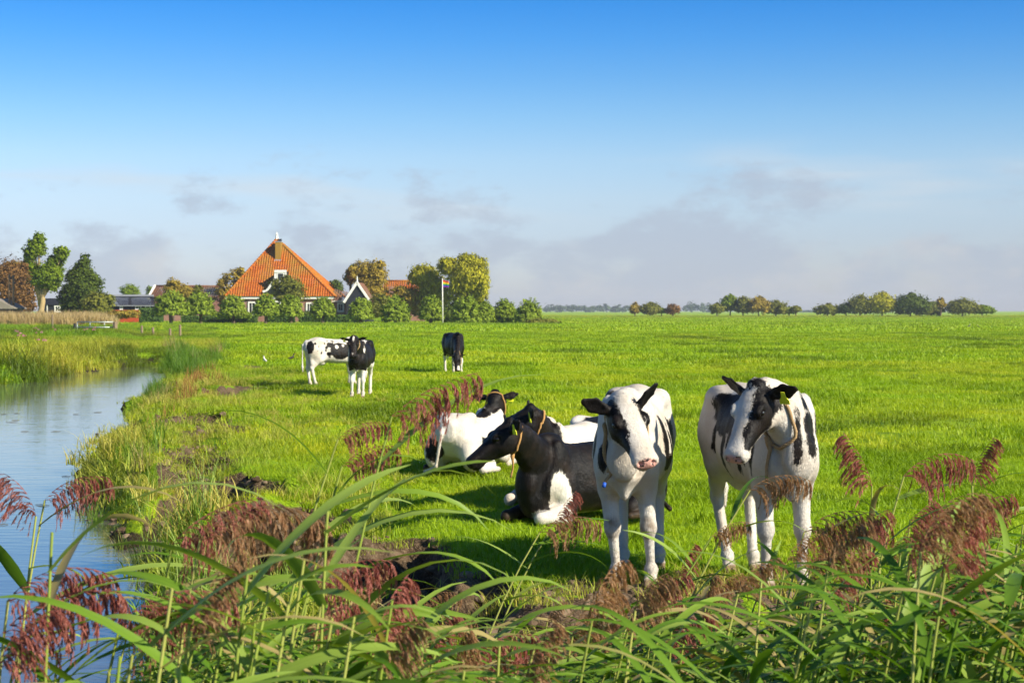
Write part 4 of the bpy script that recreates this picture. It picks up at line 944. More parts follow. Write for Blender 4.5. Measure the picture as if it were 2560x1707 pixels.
    for sd in (-1, 1):
        F.ell(H(.482, .040 * sd, -.024), (.018, .016, .014), HM, k=.010, op=-1)
        F.seg(H(.485, .012 * sd, -.074), H(.40, .066 * sd, -.078), .0065, .006, k=.006, op=-1)
        F.seg(H(.40, .066 * sd, -.078), H(.33, .072 * sd, -.070), .006, .004, k=.006, op=-1)
    er = {1: (-.15, .95, .02), -1: (-.15, -.95, .02)}
    if ears: er.update(ears)
    EAR = {}
    for sd in (-1, 1):
        d = er[sd]; e = nrm(f * d[0] + s * d[1] + u * d[2]); b0 = H(.035, .088 * sd, -.005)
        fr = d[3] if len(d) > 3 else 0.0                                          # turn of the opening
        op = nrm(f * math.cos(fr) + u * math.sin(fr)); op = nrm(op - e * op.dot(e)); wd = np.cross(e, op)
        L = .205 * hsc
        F.seg(b0, b0 + e * .05, (.026, .024), (.038, .020), wdir=wd, k=.02)
        F.seg(b0 + e * .05, b0 + e * L * .58, (.040, .016), (.056, .012), wdir=wd, k=.012)
        F.seg(b0 + e * L * .58, b0 + e * L * .93, (.055, .012), (.020, .0095), wdir=wd, k=.008, cap=.9)
        F.ell(b0 + e * L * .56 + op * .017, (L * .34, .040, .0135), (e, wd, op), k=.008, op=-1)
        EAR[sd] = (b0, e, wd, op, L)
    V, Q = F.run(vox)
    nv = np.zeros_like(V); a3 = V[Q[:, 1]] - V[Q[:, 0]]; b3 = V[Q[:, 2]] - V[Q[:, 0]]; fn = np.cross(a3, b3)
    for i in range(4): np.add.at(nv, Q[:, i], fn)
    nv /= np.linalg.norm(nv, axis=1)[:, None] + 1e-9
    sd0 = abs(hash(label[:9])) % 7 if False else len(label)
    big = fbm(V[:, 0] * 6 + V[:, 1] * 2.3, V[:, 2] * 4.5 - V[:, 1] * 1.9, 3, sd0)
    tor = sstep(.50 + dz, .75 + dz, V[:, 2]) * (1 - sstep(.5, .8, np.abs(V[:, 0]) - .0))
    rib = np.sin(V[:, 0] * 62 + V[:, 2] * 9) * sstep(-.35, -.1, V[:, 0]) * (1 - sstep(.25, .4, V[:, 0])) * tor
    V = V + nv * ((big * .010 * tor) + rib * .0016)[:, None]
    # colours
    hv = (V - pl) @ HM.T / hsc
    fx = hv[:, 0]; hw = (fx > -.06) & (fx < .53) & (np.abs(hv[:, 1]) < np.interp(fx, HX, HW) * 1.22 + .012) & (hv[:, 2] > np.interp(fx, HX, HB) - .025) & (hv[:, 2] < np.interp(fx, HX, HT) + .06)
    ear = np.zeros(len(V), bool)
    for sd in (-1, 1):
        b0, e, wd, op, L = EAR[sd]; q = V - b0; a = q @ e
        ear |= (a > .012) & (np.linalg.norm(q - np.outer(a, e), axis=1) < .075)
    ct = np.full(len(V), base)
    for pt in coat:
        sp, c, r, bl = pt[:4]; P = hv if sp in ('h', 'hp', 'n') else V
        if sp in ('h', 'b', 'n'): d = (1 - np.linalg.norm((P - np.asarray(c)) / np.asarray(r), axis=1)) * min(r)
        else:                                                                      # polygon: c = points, r = (axis a, axis b, other axis, lo, hi)
            d = -poly_sd(c, P[:, r[0]], P[:, r[1]]); q = P[:, r[2]]; d = np.minimum(d, np.minimum(q - r[3], r[4] - q))
        if sp == 'h' or sp == 'hp': d = np.where(hw & ~ear, d, -1)
        if sp == 'b' or sp == 'bp': d = np.where(hw & (hv[:, 0] > .02), -1, d)
        ct = np.maximum(ct, d) if bl else np.minimum(ct, -d)
    ct = np.where(ear, .2, ct)
    mk = np.zeros((len(V), 4), np.float32); mk[:, 3] = 1
    mz = 1 - sstep(.040, .050, np.linalg.norm((hv - (.472, 0, -.040)) / (1.15, 1.45, 1.05), axis=1))
    mz = np.where(hw, mz, 0)
    if pink: mk[:, 0] = mz
    else: ct = np.where(mz > .2, np.maximum(ct, .1), ct)
    if not lying:
        mk[:, 2] = 1 - sstep(.045, .062, V[:, 2])
        if knees:
            for sd in (-1, 1):
                ox, oy = lg.get('fl' if sd > 0 else 'fr', (0, 0)); kp = np.array((.50 + ox * .5, .118 * sd + oy * .5, .37))
                mk[:, 1] = np.maximum(mk[:, 1], knees * (1 - sstep(.03, .085, np.linalg.norm((V - kp) / (1, 1, 1.3), axis=1))))
        mk[:, 1] = np.maximum(mk[:, 1], .45 * (1 - sstep(.06, .24, V[:, 2])))
    else: mk[:, 1] = .35 * (1 - sstep(.02, .16, V[:, 2]))
    me = mesh_np('body', V * scale, Q, M_COAT, True)
    fattr(me, 'coat', ct.astype(np.float32)); fattr(me, 'mask', mk, 'FLOAT_COLOR')
    body = link('body', me, root)
    if hair:
        hr = np.random.default_rng(len(label)); ok = np.flatnonzero((mk[:, 0] < .3) & (mk[:, 2] < .3) & ~ear); ii = ok[hr.integers(0, len(ok), hair)]
        nn = nv[ii]; fl = np.array((-.55, 0, -.85)) + hr.normal(0, .22, (hair, 3)); hd_ = hw[ii]; fl[hd_] = -f * .6 + np.array((0, 0, -.5)) + hr.normal(0, .25, (hd_.sum(), 3))
        fl -= nn * (fl * nn).sum(1)[:, None]; fl /= np.linalg.norm(fl, axis=1)[:, None] + 1e-6
        jit = hr.normal(0, vox * .6, (hair, 3)); jit -= nn * (jit * nn).sum(1)[:, None]; p0 = V[ii] + jit
        tuftf = np.exp(-(np.linalg.norm((hv[ii] - (0, 0, .05)) / (.06, .07, .05), axis=1)) ** 2)
        L_ = hr.uniform(.006, .013, hair) * (1 + 1.6 * tuftf + .5 * np.exp(-((V[ii, 2] - 1.2 - dz) / .05) ** 2)); dr_ = fl + nn * hr.uniform(.06, .28, hair)[:, None]; dr_ /= np.linalg.norm(dr_, axis=1)[:, None]
        sd_ = np.cross(nn, fl); w_ = hr.uniform(.0011, .0022, hair)[:, None]
        HV = np.stack([p0 + sd_ * w_, p0 - sd_ * w_, p0 + dr_ * L_[:, None]], 1).reshape(-1, 3)
        hm = mesh_np('coat_hair', HV * scale, np.arange(hair * 3).reshape(hair, 3), M_HAIR, True)
        fattr(hm, 'coat', np.repeat(ct[ii], 3).astype(np.float32)); fattr(hm, 'mask', np.repeat(mk[ii], 3, 0), 'FLOAT_COLOR')
        cn = np.repeat(nn + dr_ * .10 + hr.normal(0, .05, (hair, 3)), 3, 0); cn /= np.linalg.norm(cn, axis=1)[:, None]; hm.normals_split_custom_set_from_vertices([tuple(x) for x in cn])
        ho = link('coat_hair', hm, root); ho['kind'] = 'stuff'
    # eyes
    for sd in (-1, 1):
        bm = bmesh.new(); bmesh.ops.create_uvsphere(bm, u_segments=14, v_segments=10, radius=.0195 * scale * hsc)
        em = bpy.data.meshes.new('eye'); bm.to_mesh(em); bm.free(); em.materials.append(M_EYE); em.polygons.foreach_set('use_smooth', [True] * len(em.polygons))
        link('eye', em, root, H(.172, .100 * sd, .012) * scale)
    for sd in tags:
        b0, e, wd, op, L = EAR[sd]; c = b0 + e * L * .52 + op * .020; dn = np.array((0, 0, -1.0)); dn = nrm(dn - op * dn.dot(op)); sd_ = np.cross(op, dn)
        out = [(-.011, -.012), (.011, -.012), (.015, .022), (.030, .045), (.030, .072), (-.030, .072), (-.030, .045), (-.015, .022)]
        m = MB(); A = [c + sd_ * x + dn * y for x, y in out]; B = [p + op * .005 for p in A]; n = len(A)
        m.add([p * scale for p in A + B], [tuple(range(n)), tuple(range(2 * n - 1, n - 1, -1))] + [(i, (i + 1) % n, (i + 1) % n + n, i + n) for i in range(n)])
        m.build('ear_tag', M_TAG, root)
    def push(P, dmin):
        P = np.array(P, float); h = 2 * F.vox
        for _ in range(25):
            d = F.sample(P); g = np.stack([F.sample(P + e) - F.sample(P - e) for e in np.eye(3) * h], 1); g /= np.linalg.norm(g, axis=1)[:, None] + 1e-6
            P = P + g * np.clip(dmin - d, 0, .02)[:, None]
        return P
    if collar:
        nape = H(*collar.get('nape', (-.10, 0, -.03))); dr0 = nrm(RW @ np.asarray(collar.get('drop', (0, -.2, -1)), float)); c = nape + dr0 * collar.get('c', .13)
        wd = nrm(s - dr0 * s.dot(dr0)); hd = -dr0
        rad = collar.get('r', .011); pts = []; N = 40; low = None
        for i in range(N):
            a = i * 2 * math.pi / N; dr = wd * math.cos(a) + hd * math.sin(a)
            rr = np.arange(.03, .42, .004); sv = F.sample(c + np.outer(rr, dr)); out = np.argmax(sv > 0); r = rr[out] if sv.max() > 0 else .2
            pts.append((a, dr, r))
        rs = np.array([p[2] for p in pts]); rs = (rs + np.roll(rs, 1) + np.roll(rs, -1) + np.roll(rs, 2) + np.roll(rs, -2)) / 5
        rs = np.minimum(rs, [collar.get('cap', .24) - collar.get('snug', .0) * abs(p[1] @ wd) for p in pts])
        ring = []
        for (a, dr, _), r in zip(pts, rs):
            sag = collar.get('sag', .03) * max(0, np.dot(dr, dr0)) ** 2
            ring.append((c + dr * (r + (rad * .7 if np.dot(dr, dr0) > -.45 else -rad * 1.2) + sag)) * scale)
        keep_in = np.array([np.dot(p[1], dr0) <= -.45 and not collar.get('top') for p in pts]); r0_ = np.array(ring); r1_ = push(r0_ / scale, rad * .75) * scale; r1_ = (np.roll(r1_, 1, 0) + 2 * r1_ + np.roll(r1_, -1, 0)) / 4; r1_ = push(r1_ / scale, rad * .7) * scale; ring = list(np.where(keep_in[:, None], r0_, r1_))
        m = MB(); K = 240; rg = np.array(ring); ti = np.arange(K) * N / K; i0 = ti.astype(int); fr = (ti - i0)[:, None]; cen = rg[i0] * (1 - fr) + rg[(i0 + 1) % N] * fr
        tg = np.roll(cen, -1, 0) - np.roll(cen, 1, 0); tg /= np.linalg.norm(tg, axis=1)[:, None]; ou = cen - c * scale; ou -= tg * (ou * tg).sum(1)[:, None]; ou /= np.linalg.norm(ou, axis=1)[:, None]; bn_ = np.cross(tg, ou)
        for q in range(3):
            an = np.arange(K) * 2 * math.pi * 30 / K + q * 2 * math.pi / 3; st = cen + (ou * np.cos(an)[:, None] + bn_ * np.sin(an)[:, None]) * rad * .5 * scale
            m.tube([tuple(x) for x in st] + [tuple(st[0]), tuple(st[1])], rad * .56 * scale, 5, False)
        low = ring[(3 * N) // 4]
        m.build('rope_collar', collar['mat'], root, True)
        dn = np.asarray(collar.get('hang', (0, 0, -1)), float); hl = collar.get('len', .15)
        if hl:
            m = MB(); q = [low + dn * hl * t * scale + np.array((.006 * math.sin(t * 7), .012 * math.sin(t * 5), 0)) for t in np.linspace(-.06, 1, 7)]; q = [x * scale for x in push(np.array(q) / scale, rad * .9)]
            m.tube(q, [rad * scale * x for x in (1.9, 2.0, 1.1, .9, .85, .8, .9)], 6); e = m.build('rope_end', collar['mat'], root, True)
            if collar.get('tape'):
                k = MB(); k.tube([q[-1], q[-1] + dn * .03 * scale], rad * .95 * scale, 8); k.build('rope_tape', M_TAPE, root, True)
    return root

COWS = 'young cows in the pasture'
# the two that stand in front
cow('cow', 'white calf with black eye patches and rope collar facing camera, left of two in front',
    (.75, 10.60, 0), (-.15, -1, 0), (.635, 9.84, 1.105), (.26, -.73, -.62), (.05, -.62, .78), .95, hair=130000, vox=.009, base=-.2,
    coat=[('h', (.155, -.112, -.015), (.235, .082, .15), 1), ('h', (.16, .112, .0), (.19, .046, .11), 1), ('h', (.02, -.10, .0), (.10, .06, .06), 1),
          ('h', (.16, -.06, -.16), (.16, .08, .06), 0),
          ('b', (.66, -.16, .86), (.06, .07, .20), 1), ('b', (.30, -.25, .80), (.06, .08, .20), 1), ('b', (.32, -.25, .52), (.10, .1, .10), 1),
          ('b', (.20, .27, .92), (.075, .10, .22), 1), ('b', (.02, .27, .86), (.05, .10, .16), 1), ('b', (.10, .27, .76), (.12, .06, .07), 1), ('b', (-.30, .26, .9), (.16, .1, .2), 1),
          ('b', (.18, .10, 1.2), (.10, .05, .06), 1), ('b', (-.35, -.2, 1.0), (.2, .12, .2), 1)],
    legs={'fl': (-.06, .03), 'fr': (-.03, .05), 'hl': (.28, .03), 'hr': (.30, .04)}, ears={1: (-.10, .55, .78, -.6), -1: (-.22, -.86, .42, .2)},
    collar={'t': .70, 'mat': M_ROPE, 'r': .013, 'len': .09, 'drop': (.06, .22, -.97), 'c': .13, 'cap': .17, 'nape': (-.05, 0, -.06), 'sag': .05, 'tape': True, 'hang': (.3, -.2, -.9)}, knees=1.0)
cow('cow', 'black and white calf with head turned left and rope collar, right of two in front',
    (1.53, 10.46, 0), (.17, -.985, 0), (1.41, 9.74, 1.20), (-.40, -.42, -.81), (-.62, -.64, .40), 0.965, hair=130000, vox=.009, base=-.2, hsc=.97,
    coat=[('hp', [(.14, -.05), (.052, .0), (.036, .08), (.048, .16), (.036, .25), (.030, .31), (.036, .37), (.06, .425), (.14, .43), (.14, .2)], (1, 0, 2, -.20, .16), 1),
          ('h', (.30, .06, -.14), (.10, .06, .045), 0), ('h', (.12, .11, -.16), (.12, .05, .07), 0), ('h', (.40, .08, -.075), (.035, .03, .02), 0),
          ('h', (.16, -.125, .0), (.10, .05, .08), 1), ('h', (.33, -.09, -.03), (.06, .03, .04), 1), ('h', (.0, -.06, .06), (.04, .07, .05), 1), ('h', (-.01, .05, .07), (.035, .05, .04), 1),
          ('b', (.16, -.17, 1.10), (.30, .16, .12), 1), ('b', (.30, -.24, .95), (.06, .1, .20), 1), ('b', (.10, -.26, .93), (.055, .1, .16), 1), ('b', (.42, -.2, .86), (.04, .1, .16), 1), ('b', (.24, -.26, .74), (.03, .06, .09), 1),
          ('b', (-.10, -.19, 1.07), (.30, .14, .16), 1), ('b', (-.30, -.2, .92), (.05, .1, .13), 1), ('b', (-.02, -.25, .80), (.04, .1, .2), 1), ('b', (-.55, -.13, 1.14), (.10, .08, .07), 1),
          ('b', (.70, -.03, .98), (.22, .032, .15), 1), ('b', (.68, .09, .97), (.22, .065, .17), 1), ('b', (.46, .19, .92), (.10, .12, .22), 1), ('b', (.60, .05, 1.16), (.10, .05, .07), 1), ('b', (.12, .26, 1.0), (.1, .1, .2), 1), ('b', (-.4, .2, .9), (.2, .1, .2), 1)],
    legs={'fl': (.0, .0), 'fr': (-.05, .02), 'hl': (.24, -.06), 'hr': (.22, .02)}, ears={1: (-.22, .94, .08, .35), -1: (-.35, -.75, .30, .2)}, tags=(1,),
    collar={'t': .72, 'mat': M_ROPE, 'r': .011, 'len': .26, 'sag': .02, 'drop': (.12, .26, -.95), 'c': .13, 'nape': (-.03, .0, -.05)}, knees=.35)
# the three that lie down
cow('cow', 'black cow with white foreleg lying in the grass in front, head in profile to left',
    (.60, 13.66, 0), (-.74, -.67, 0), (.0, 12.92, .775), (-.78, -.14, -.58), (-.58, -.16, .80), 0.93, True, .0105, hair=80000, base=.2, hsc=.98,
    coat=[('b', (.52, .24, .20), (.10, .12, .26), 0), ('b', (.66, .20, .05), (.22, .16, .07), 0), ('b', (.0, 0, .0), (.5, .3, .07), 0)], pink=False,
    ears={1: (-.42, .82, .30, .25), -1: (-.3, -.85, .3, .3)}, tags=(1,), collar={'t': .74, 'mat': M_ROPE_OR, 'r': .009, 'len': .20, 'sag': .01, 'drop': (-.35, -.05, -.95), 'c': .13})
cow('cow', 'black headed cow with white shoulder lying behind the black cow',
    (.52, 15.0, 0), (-.50, -.86, 0), (.17, 14.25, .80), (-.85, -.02, -.50), (-.48, -.12, .86), 1.0, True, .012, hair=50000, base=-.2,
    coat=[('h', (.2, 0, 0), (.4, .3, .3), 1), ('h', (.14, 0, .07), (.22, .035, .05), 0), ('n', (-.08, 0, -.06), (.34, .3, .3), 1), ('b', (.72, 0, .6), (.26, .3, .3), 1), ('b', (.62, .1, .35), (.12, .2, .25), 1), ('b', (.1, .3, .3), (.14, .2, .2), 1), ('b', (-.4, .34, .25), (.1, .2, .14), 1), ('b', (-.45, .1, .7), (.2, .2, .1), 1)],
    pink=False, ears={1: (-.25, .88, .34, .3), -1: (-.3, -.85, .3, .3)}, tags=(1,), collar={'t': .66, 'mat': M_ROPE_OR, 'r': .010, 'len': 0, 'sag': .0, 'drop': (-.30, -.1, -.95), 'cap': .17, 'top': True})
cow('cow', 'white backed cow lying farthest back with its black head turned away',
    (-.40, 17.75, 0), (.40, .91, 0), (-.18, 18.20, .745), (.12, .80, -.58), (.02, .58, .81), .88, True, .013, hair=50000, base=-.2,
    coat=[('h', (.2, 0, 0), (.4, .3, .3), 1), ('h', (.03, .03, .085), (.03, .04, .03), 0), ('n', (-.04, .03, -.05), (.20, .14, .24), 1), ('b', (.66, .0, .62), (.10, .2, .20), 1), ('b', (.60, .1, .45), (.1, .1, .2), 1), ('b', (.10, .02, .62), (.40, .12, .12), 1), ('b', (-.35, .2, .5), (.14, .1, .12), 1), ('b', (-.70, .16, .28), (.10, .12, .15), 1), ('b', (-.5, .34, .1), (.1, .1, .1), 1), ('b', (-.3, -.3, .3), (.2, .1, .15), 1)],
    pink=False, ears={1: (-.10, .95, .12, .1), -1: (-.10, -.95, .12, .1)}, tags=(1, -1), collar={'t': .80, 'mat': M_ROPE_OR, 'r': .010, 'len': 0, 'sag': .0, 'drop': (.02, .30, -.95), 'cap': .16, 'top': True, 'nape': (-.05, 0, .0), 'c': .12})
# the three farther off
cow('cow', 'spotted black and white cow standing side on behind the black fronted one',
    (-3.88, 37.3, 0), (.90, .42, 0), (-3.50, 38.0, .88), (.45, .6, -.62), (.3, .4, .8), .87, vox=.013, base=-.2,
    coat=[('b', (-.28, -.22, .98), (.035, .1, .035), 1), ('b', (-.33, -.22, 1.08), (.03, .1, .03), 1), ('b', (-.30, -.22, .90), (.025, .1, .03), 1), ('b', (-.12, -.22, 1.14), (.05, .1, .03), 1), ('b', (-.24, -.2, 1.15), (.03, .1, .025), 1), ('b', (.30, -.22, 1.08), (.05, .1, .06), 1), ('b', (-.20, -.24, .74), (.04, .1, .03), 1), ('b', (-.58, -.16, 1.08), (.03, .1, .03), 1), ('b', (-.50, -.18, 1.0), (.025, .1, .03), 1), ('b', (.08, -.24, .90), (.28, .16, .22), 1), ('b', (-.18, -.22, 1.05), (.10, .1, .08), 1), ('b', (-.22, -.22, .82), (.07, .1, .06), 1), ('b', (.05, -.2, 1.12), (.10, .08, .04), 0), ('b', (-.02, -.25, 1.0), (.05, .1, .05), 0), ('b', (.16, -.25, 1.03), (.035, .1, .04), 0),
          ('b', (-.68, -.14, .98), (.10, .12, .17), 1), ('b', (-.52, -.16, .90), (.04, .1, .06), 1), ('b', (-.42, -.2, .86), (.025, .1, .05), 1), ('b', (.45, -.16, .48), (.05, .1, .16), 1), ('h', (.2, 0, 0), (.4, .3, .3), 1)],
    legs={'hr': (.06, 0), 'fr': (.05, 0)}, pink=False)
cow('cow', 'black fronted cow with white legs and yellow ear tag facing camera in mid field',
    (-2.90, 32.65, 0), (-.05, -1, 0), (-2.95, 31.75, 1.14), (.02, -.64, -.77), (.0, -.77, .64), .90, vox=.014, base=.2,
    coat=[('b', (.45, 0, .25), (.5, .4, .36), 0), ('b', (.56, -.02, .56), (.12, .05, .12), 0), ('h', (.06, .01, .07), (.07, .022, .04), 0), ('h', (.43, 0, .0), (.03, .015, .03), 0), ('b', (.55, -.16, .9), (.05, .04, .16), 0), ('b', (.55, .17, 1.05), (.05, .03, .10), 0), ('b', (-.5, 0, .4), (.5, .4, .4), 0), ('b', (0, 0, 1.2), (.3, .2, .06), 0)],
    legs={'fl': (.04, 0), 'fr': (.0, .0)}, pink=False, tags=(-1,), ears={1: (-.15, .95, .14), -1: (-.15, -.95, .06)}, collar={'t': .86, 'mat': M_ROPE, 'r': .014, 'len': .08, 'sag': .02})
cow('cow', 'solid black cow with white legs grazing head down in the far field',
    (-1.52, 44.7, 0), (.26, -.96, 0), (-1.42, 43.72, .52), (.06, -.30, -.95), (.0, -.95, .30), .88, vox=.018, base=.2, neck_ctrl=(.82, -.05, .72),
    coat=[('b', (.45, 0, .15), (.4, .4, .36), 0), ('b', (-.6, 0, .2), (.4, .4, .36), 0), ('h', (.42, .04, 0), (.08, .04, .06), 0)], pink=False, collar={'t': .9, 'mat': M_ROPE, 'r': .014, 'len': 0})
# ------------------------------------------------------------------ reeds in the foreground
def reed_leaf_mat(name, a, b, tr=.35):
    t = NT(name); o = t.obj(); sp = t.n('ShaderNodeSeparateXYZ', {0: o})
    rnd = t.n('ShaderNodeObjectInfo').outputs['Random']
    c = t.mix(rnd, a, b)
    tip = t.remap(t.math('ADD', sp.outputs[0], t.math('MULTIPLY', rnd, -.25)), .22, .40)
    c = t.mix(t.math('MULTIPLY', tip, t.remap(rnd, .55, .9)), c, (.34, .26, .09))
    c = t.mix(t.remap(rnd, .87, .90), c, (.42, .33, .13))
    vein = t.noise(60, 2, t.scaled(o, (.05, 1.6, .2)))
    c = t.mix(t.math('MULTIPLY', t.remap(vein, .45, .7), .30), c, tuple(x * .55 for x in a))
    t.P(Base_Color=c, Roughness=.48, Specular_IOR_Level=.28)
    trn = t.n('ShaderNodeBsdfTranslucent', {'Color': t.mix(1.0, c, (1.0, 1.0, .35), 'MULTIPLY')})
    mx = t.n('ShaderNodeMixShader', {0: tr, 1: t.b.outputs[0], 2: trn.outputs[0]}); t.t.links.new(mx.outputs[0], t.out.inputs['Surface']); return t.m
M_RLEAF = reed_leaf_mat('reed_leaf', (.21, .33, .035), (.35, .46, .10), .42)
M_RLEAF2 = reed_leaf_mat('reed_leaf_deep', (.085, .19, .010), (.19, .32, .03), .42)
M_RSTRAW = reed_leaf_mat('reed_leaf_straw', (.34, .27, .10), (.46, .40, .18), .35)
M_RSTEM = leafmat('reed_stem', (.22, .30, .04), (.38, .38, .10), .1, .5)
M_PLUME = leafmat('reed_plume', (.29, .080, .065), (.58, .25, .20), .5, .8, 'tone', spec=.1)
M_PLUME2 = leafmat('reed_plume_brown', (.26, .125, .058), (.58, .37, .21), .5, .8, 'tone', spec=.1)
def leaf_ribbon(L, w, rise, droop, twist, seg=9):
    """a reed leaf along +x from the origin; V-folded, drooping"""
    V = []; F = []; x = z = 0.0; ang = rise
    for i in range(seg + 1):
        t = i / seg; ww = w * min(1, .55 + 2.2 * t) * (1 - t ** 2.2) * .5 + .0004; tw = twist * t * t
        cs, sn = math.cos(tw), math.sin(tw); nx, nz = -math.sin(ang), math.cos(ang)
        fold = .22 * ww
        for k in (-1, 0, 1):
            a, b = k * ww, (fold if k else 0.0); yy = a * cs - b * sn; up = a * sn + b * cs
            V.append((x + nx * up, yy, z + nz * up))
        x += math.cos(ang) * L / seg; z += math.sin(ang) * L / seg; ang -= droop / seg * (.4 + 1.2 * t)
    for i in range(seg):
        for k in range(2): F.append((i * 3 + k, i * 3 + k + 1, i * 3 + k + 4, i * 3 + k + 3))
    return V, F
LEAVES = []; LRAW = []
_r = random.Random(3)
for i in range(16):
    V, F = leaf_ribbon(_r.uniform(.34, .56), _r.uniform(.022, .036), _r.uniform(.35, .85), _r.uniform(.7, 1.9), _r.uniform(-1.6, 1.6)); LRAW.append((np.array(V), np.array(F)))
    for mt in (M_RLEAF, M_RLEAF2):
        LEAVES.append(mesh_np('leaf', np.array(V), np.array(F), mt, True))
def plume_mesh(name, L, nb, droop, mat, seed, full=1.0):
    """nodding reed plume: rachis rises then bends over +x, branchlets hang from it"""
    rs = np.random.default_rng(seed); V = []; Q = []; tn = []
    def strip(p, d, l, w, tone, curl, n=4):
        p = p.copy(); d = d / np.linalg.norm(d); sd = rs.normal(0, 1, 3); sd -= d * sd.dot(d); sd /= np.linalg.norm(sd); pts = []
        for i in range(n + 1): pts.append(p.copy()); d = d + np.array((.12 * curl, 0, -.95 * curl)) / n * 2; d /= np.linalg.norm(d); p = p + d * l / n
        o = len(V)
        for i, q in enumerate(pts):
            ww = w * (1 - .75 * i / n); V.append(q - sd * ww); V.append(q + sd * ww); tn.extend([tone] * 2)
        for i in range(n): Q.append((o + 2 * i, o + 2 * i + 1, o + 2 * i + 3, o + 2 * i + 2))
        return pts
    N = 14; p = np.zeros(3); ang = math.pi / 2 - .25; R_ = []
    for i in range(N + 1):
        R_.append((p.copy(), ang)); p = p + np.array((math.cos(ang), 0, math.sin(ang))) * L / N; ang -= droop / N
    for i in range(N): strip(R_[i][0], R_[i + 1][0] - R_[i][0], L / N * 1.1, .0022, .3, 0, 1)
    for b in range(nb):
        t = (b + rs.uniform(0, 1)) / nb; k = min(N - 1, int(t * N)); q, a = R_[k]
        side = rs.normal(0, .55); d = np.array((math.cos(a) * .8 + .25, side * .8, math.sin(a) * .8 + .10)); l = L * (.60 - .34 * t) * rs.uniform(.65, 1.15)
        tone = rs.uniform(.15, .85); pts = strip(q, d, l, .0011, tone * .5, 1.25, 6)
        for j in range(int(32 * full)):
            u = rs.uniform(.22, 1.0) * 5.99; a0 = pts[int(u)]; b0 = pts[min(6, int(u) + 1)]; c = a0 + (b0 - a0) * (u % 1)
            dd = (b0 - a0) / (np.linalg.norm(b0 - a0) + 1e-9) + rs.normal(0, .38, 3) + (0.1, 0, -.25)
            strip(c, dd, rs.uniform(.010, .019), rs.uniform(.0011, .0022), np.clip(tone + rs.normal(0, .22), 0, 1), .4, 1)
    me = mesh_np(name, np.array(V), np.array(Q), mat); fattr(me, 'tone', np.array(tn, np.float32)); return me
PLUMES = [plume_mesh('plume', L, nb, dr, m, i) for i, (L, nb, dr, m) in enumerate(((.25, 54, 1.1, M_PLUME), (.23, 50, .8, M_PLUME), (.26, 56, 1.4, M_PLUME), (.24, 54, 1.3, M_PLUME2), (.20, 46, 1.0, M_PLUME2), (.27, 60, 1.6, M_PLUME2), (.19, 42, .5, M_PLUME), (.19, 42, .6, M_PLUME2), (.27, 60, .55, M_PLUME)))]
REEDS = 'reeds in the foreground'
STEMS = {}
def reed(root, tip, lab, plume=None, nod=0.0, psc=1.0, leaves=6, rs=None, lean=None, deep=.4, lsc=1.0, lo=.30, tilt=.0):
    """one reed: stem from root to tip (world points), leaves on alternate sides, plume on top"""
    root = np.asarray(root, float); tip = np.asarray(tip, float)
    e = empty('reed', tuple(root)); tag(e, lab, 'reed', REEDS)
    d = tip - root; ctl = np.array((d[0] * .25, d[1] * .25, d[2] * .62))
    f = lambda t: 2 * ctl * t * (1 - t) + d * t * t
    pts = [f(t) for t in np.linspace(0, 1, 9)]
    MB().tube(pts, list(np.linspace(.0060, .0032, 9)), 5, False).build('stem', M_RSTEM, e, True)
    for i in range(leaves):
        t = lo + (1 - lo - .03) * (i + rs.uniform(.2, .8)) / leaves; p = f(t); tv = nrm(f(min(1, t + .03)) - f(t - .03))
        away = rs.uniform(0, 1) < .78; az = (0.0 if away else math.pi) + rs.normal(0, .62)
        o = link('leaf', LEAVES[int(rs.integers(0, 16)) * 2 + (1 if rs.uniform() < deep else 0)], e, tuple(p))
        s = lsc * rs.uniform(.75, 1.15) * (.75 + .4 * math.sin(math.pi * min(1, t * .9)))
        o.scale = (s, s, s); o.rotation_euler = (rs.uniform(-.5, .5), rs.uniform(-.25, .3), az)
    if plume is not None:
        o = link('plume', PLUMES[plume], e, tuple(pts[-1])); o.scale = (psc,) * 3
        tx = math.atan2(d[0] * .8, d[2]); o.rotation_euler = (rs.uniform(-.12, .12), tx * .5 + tilt, nod)
    return e
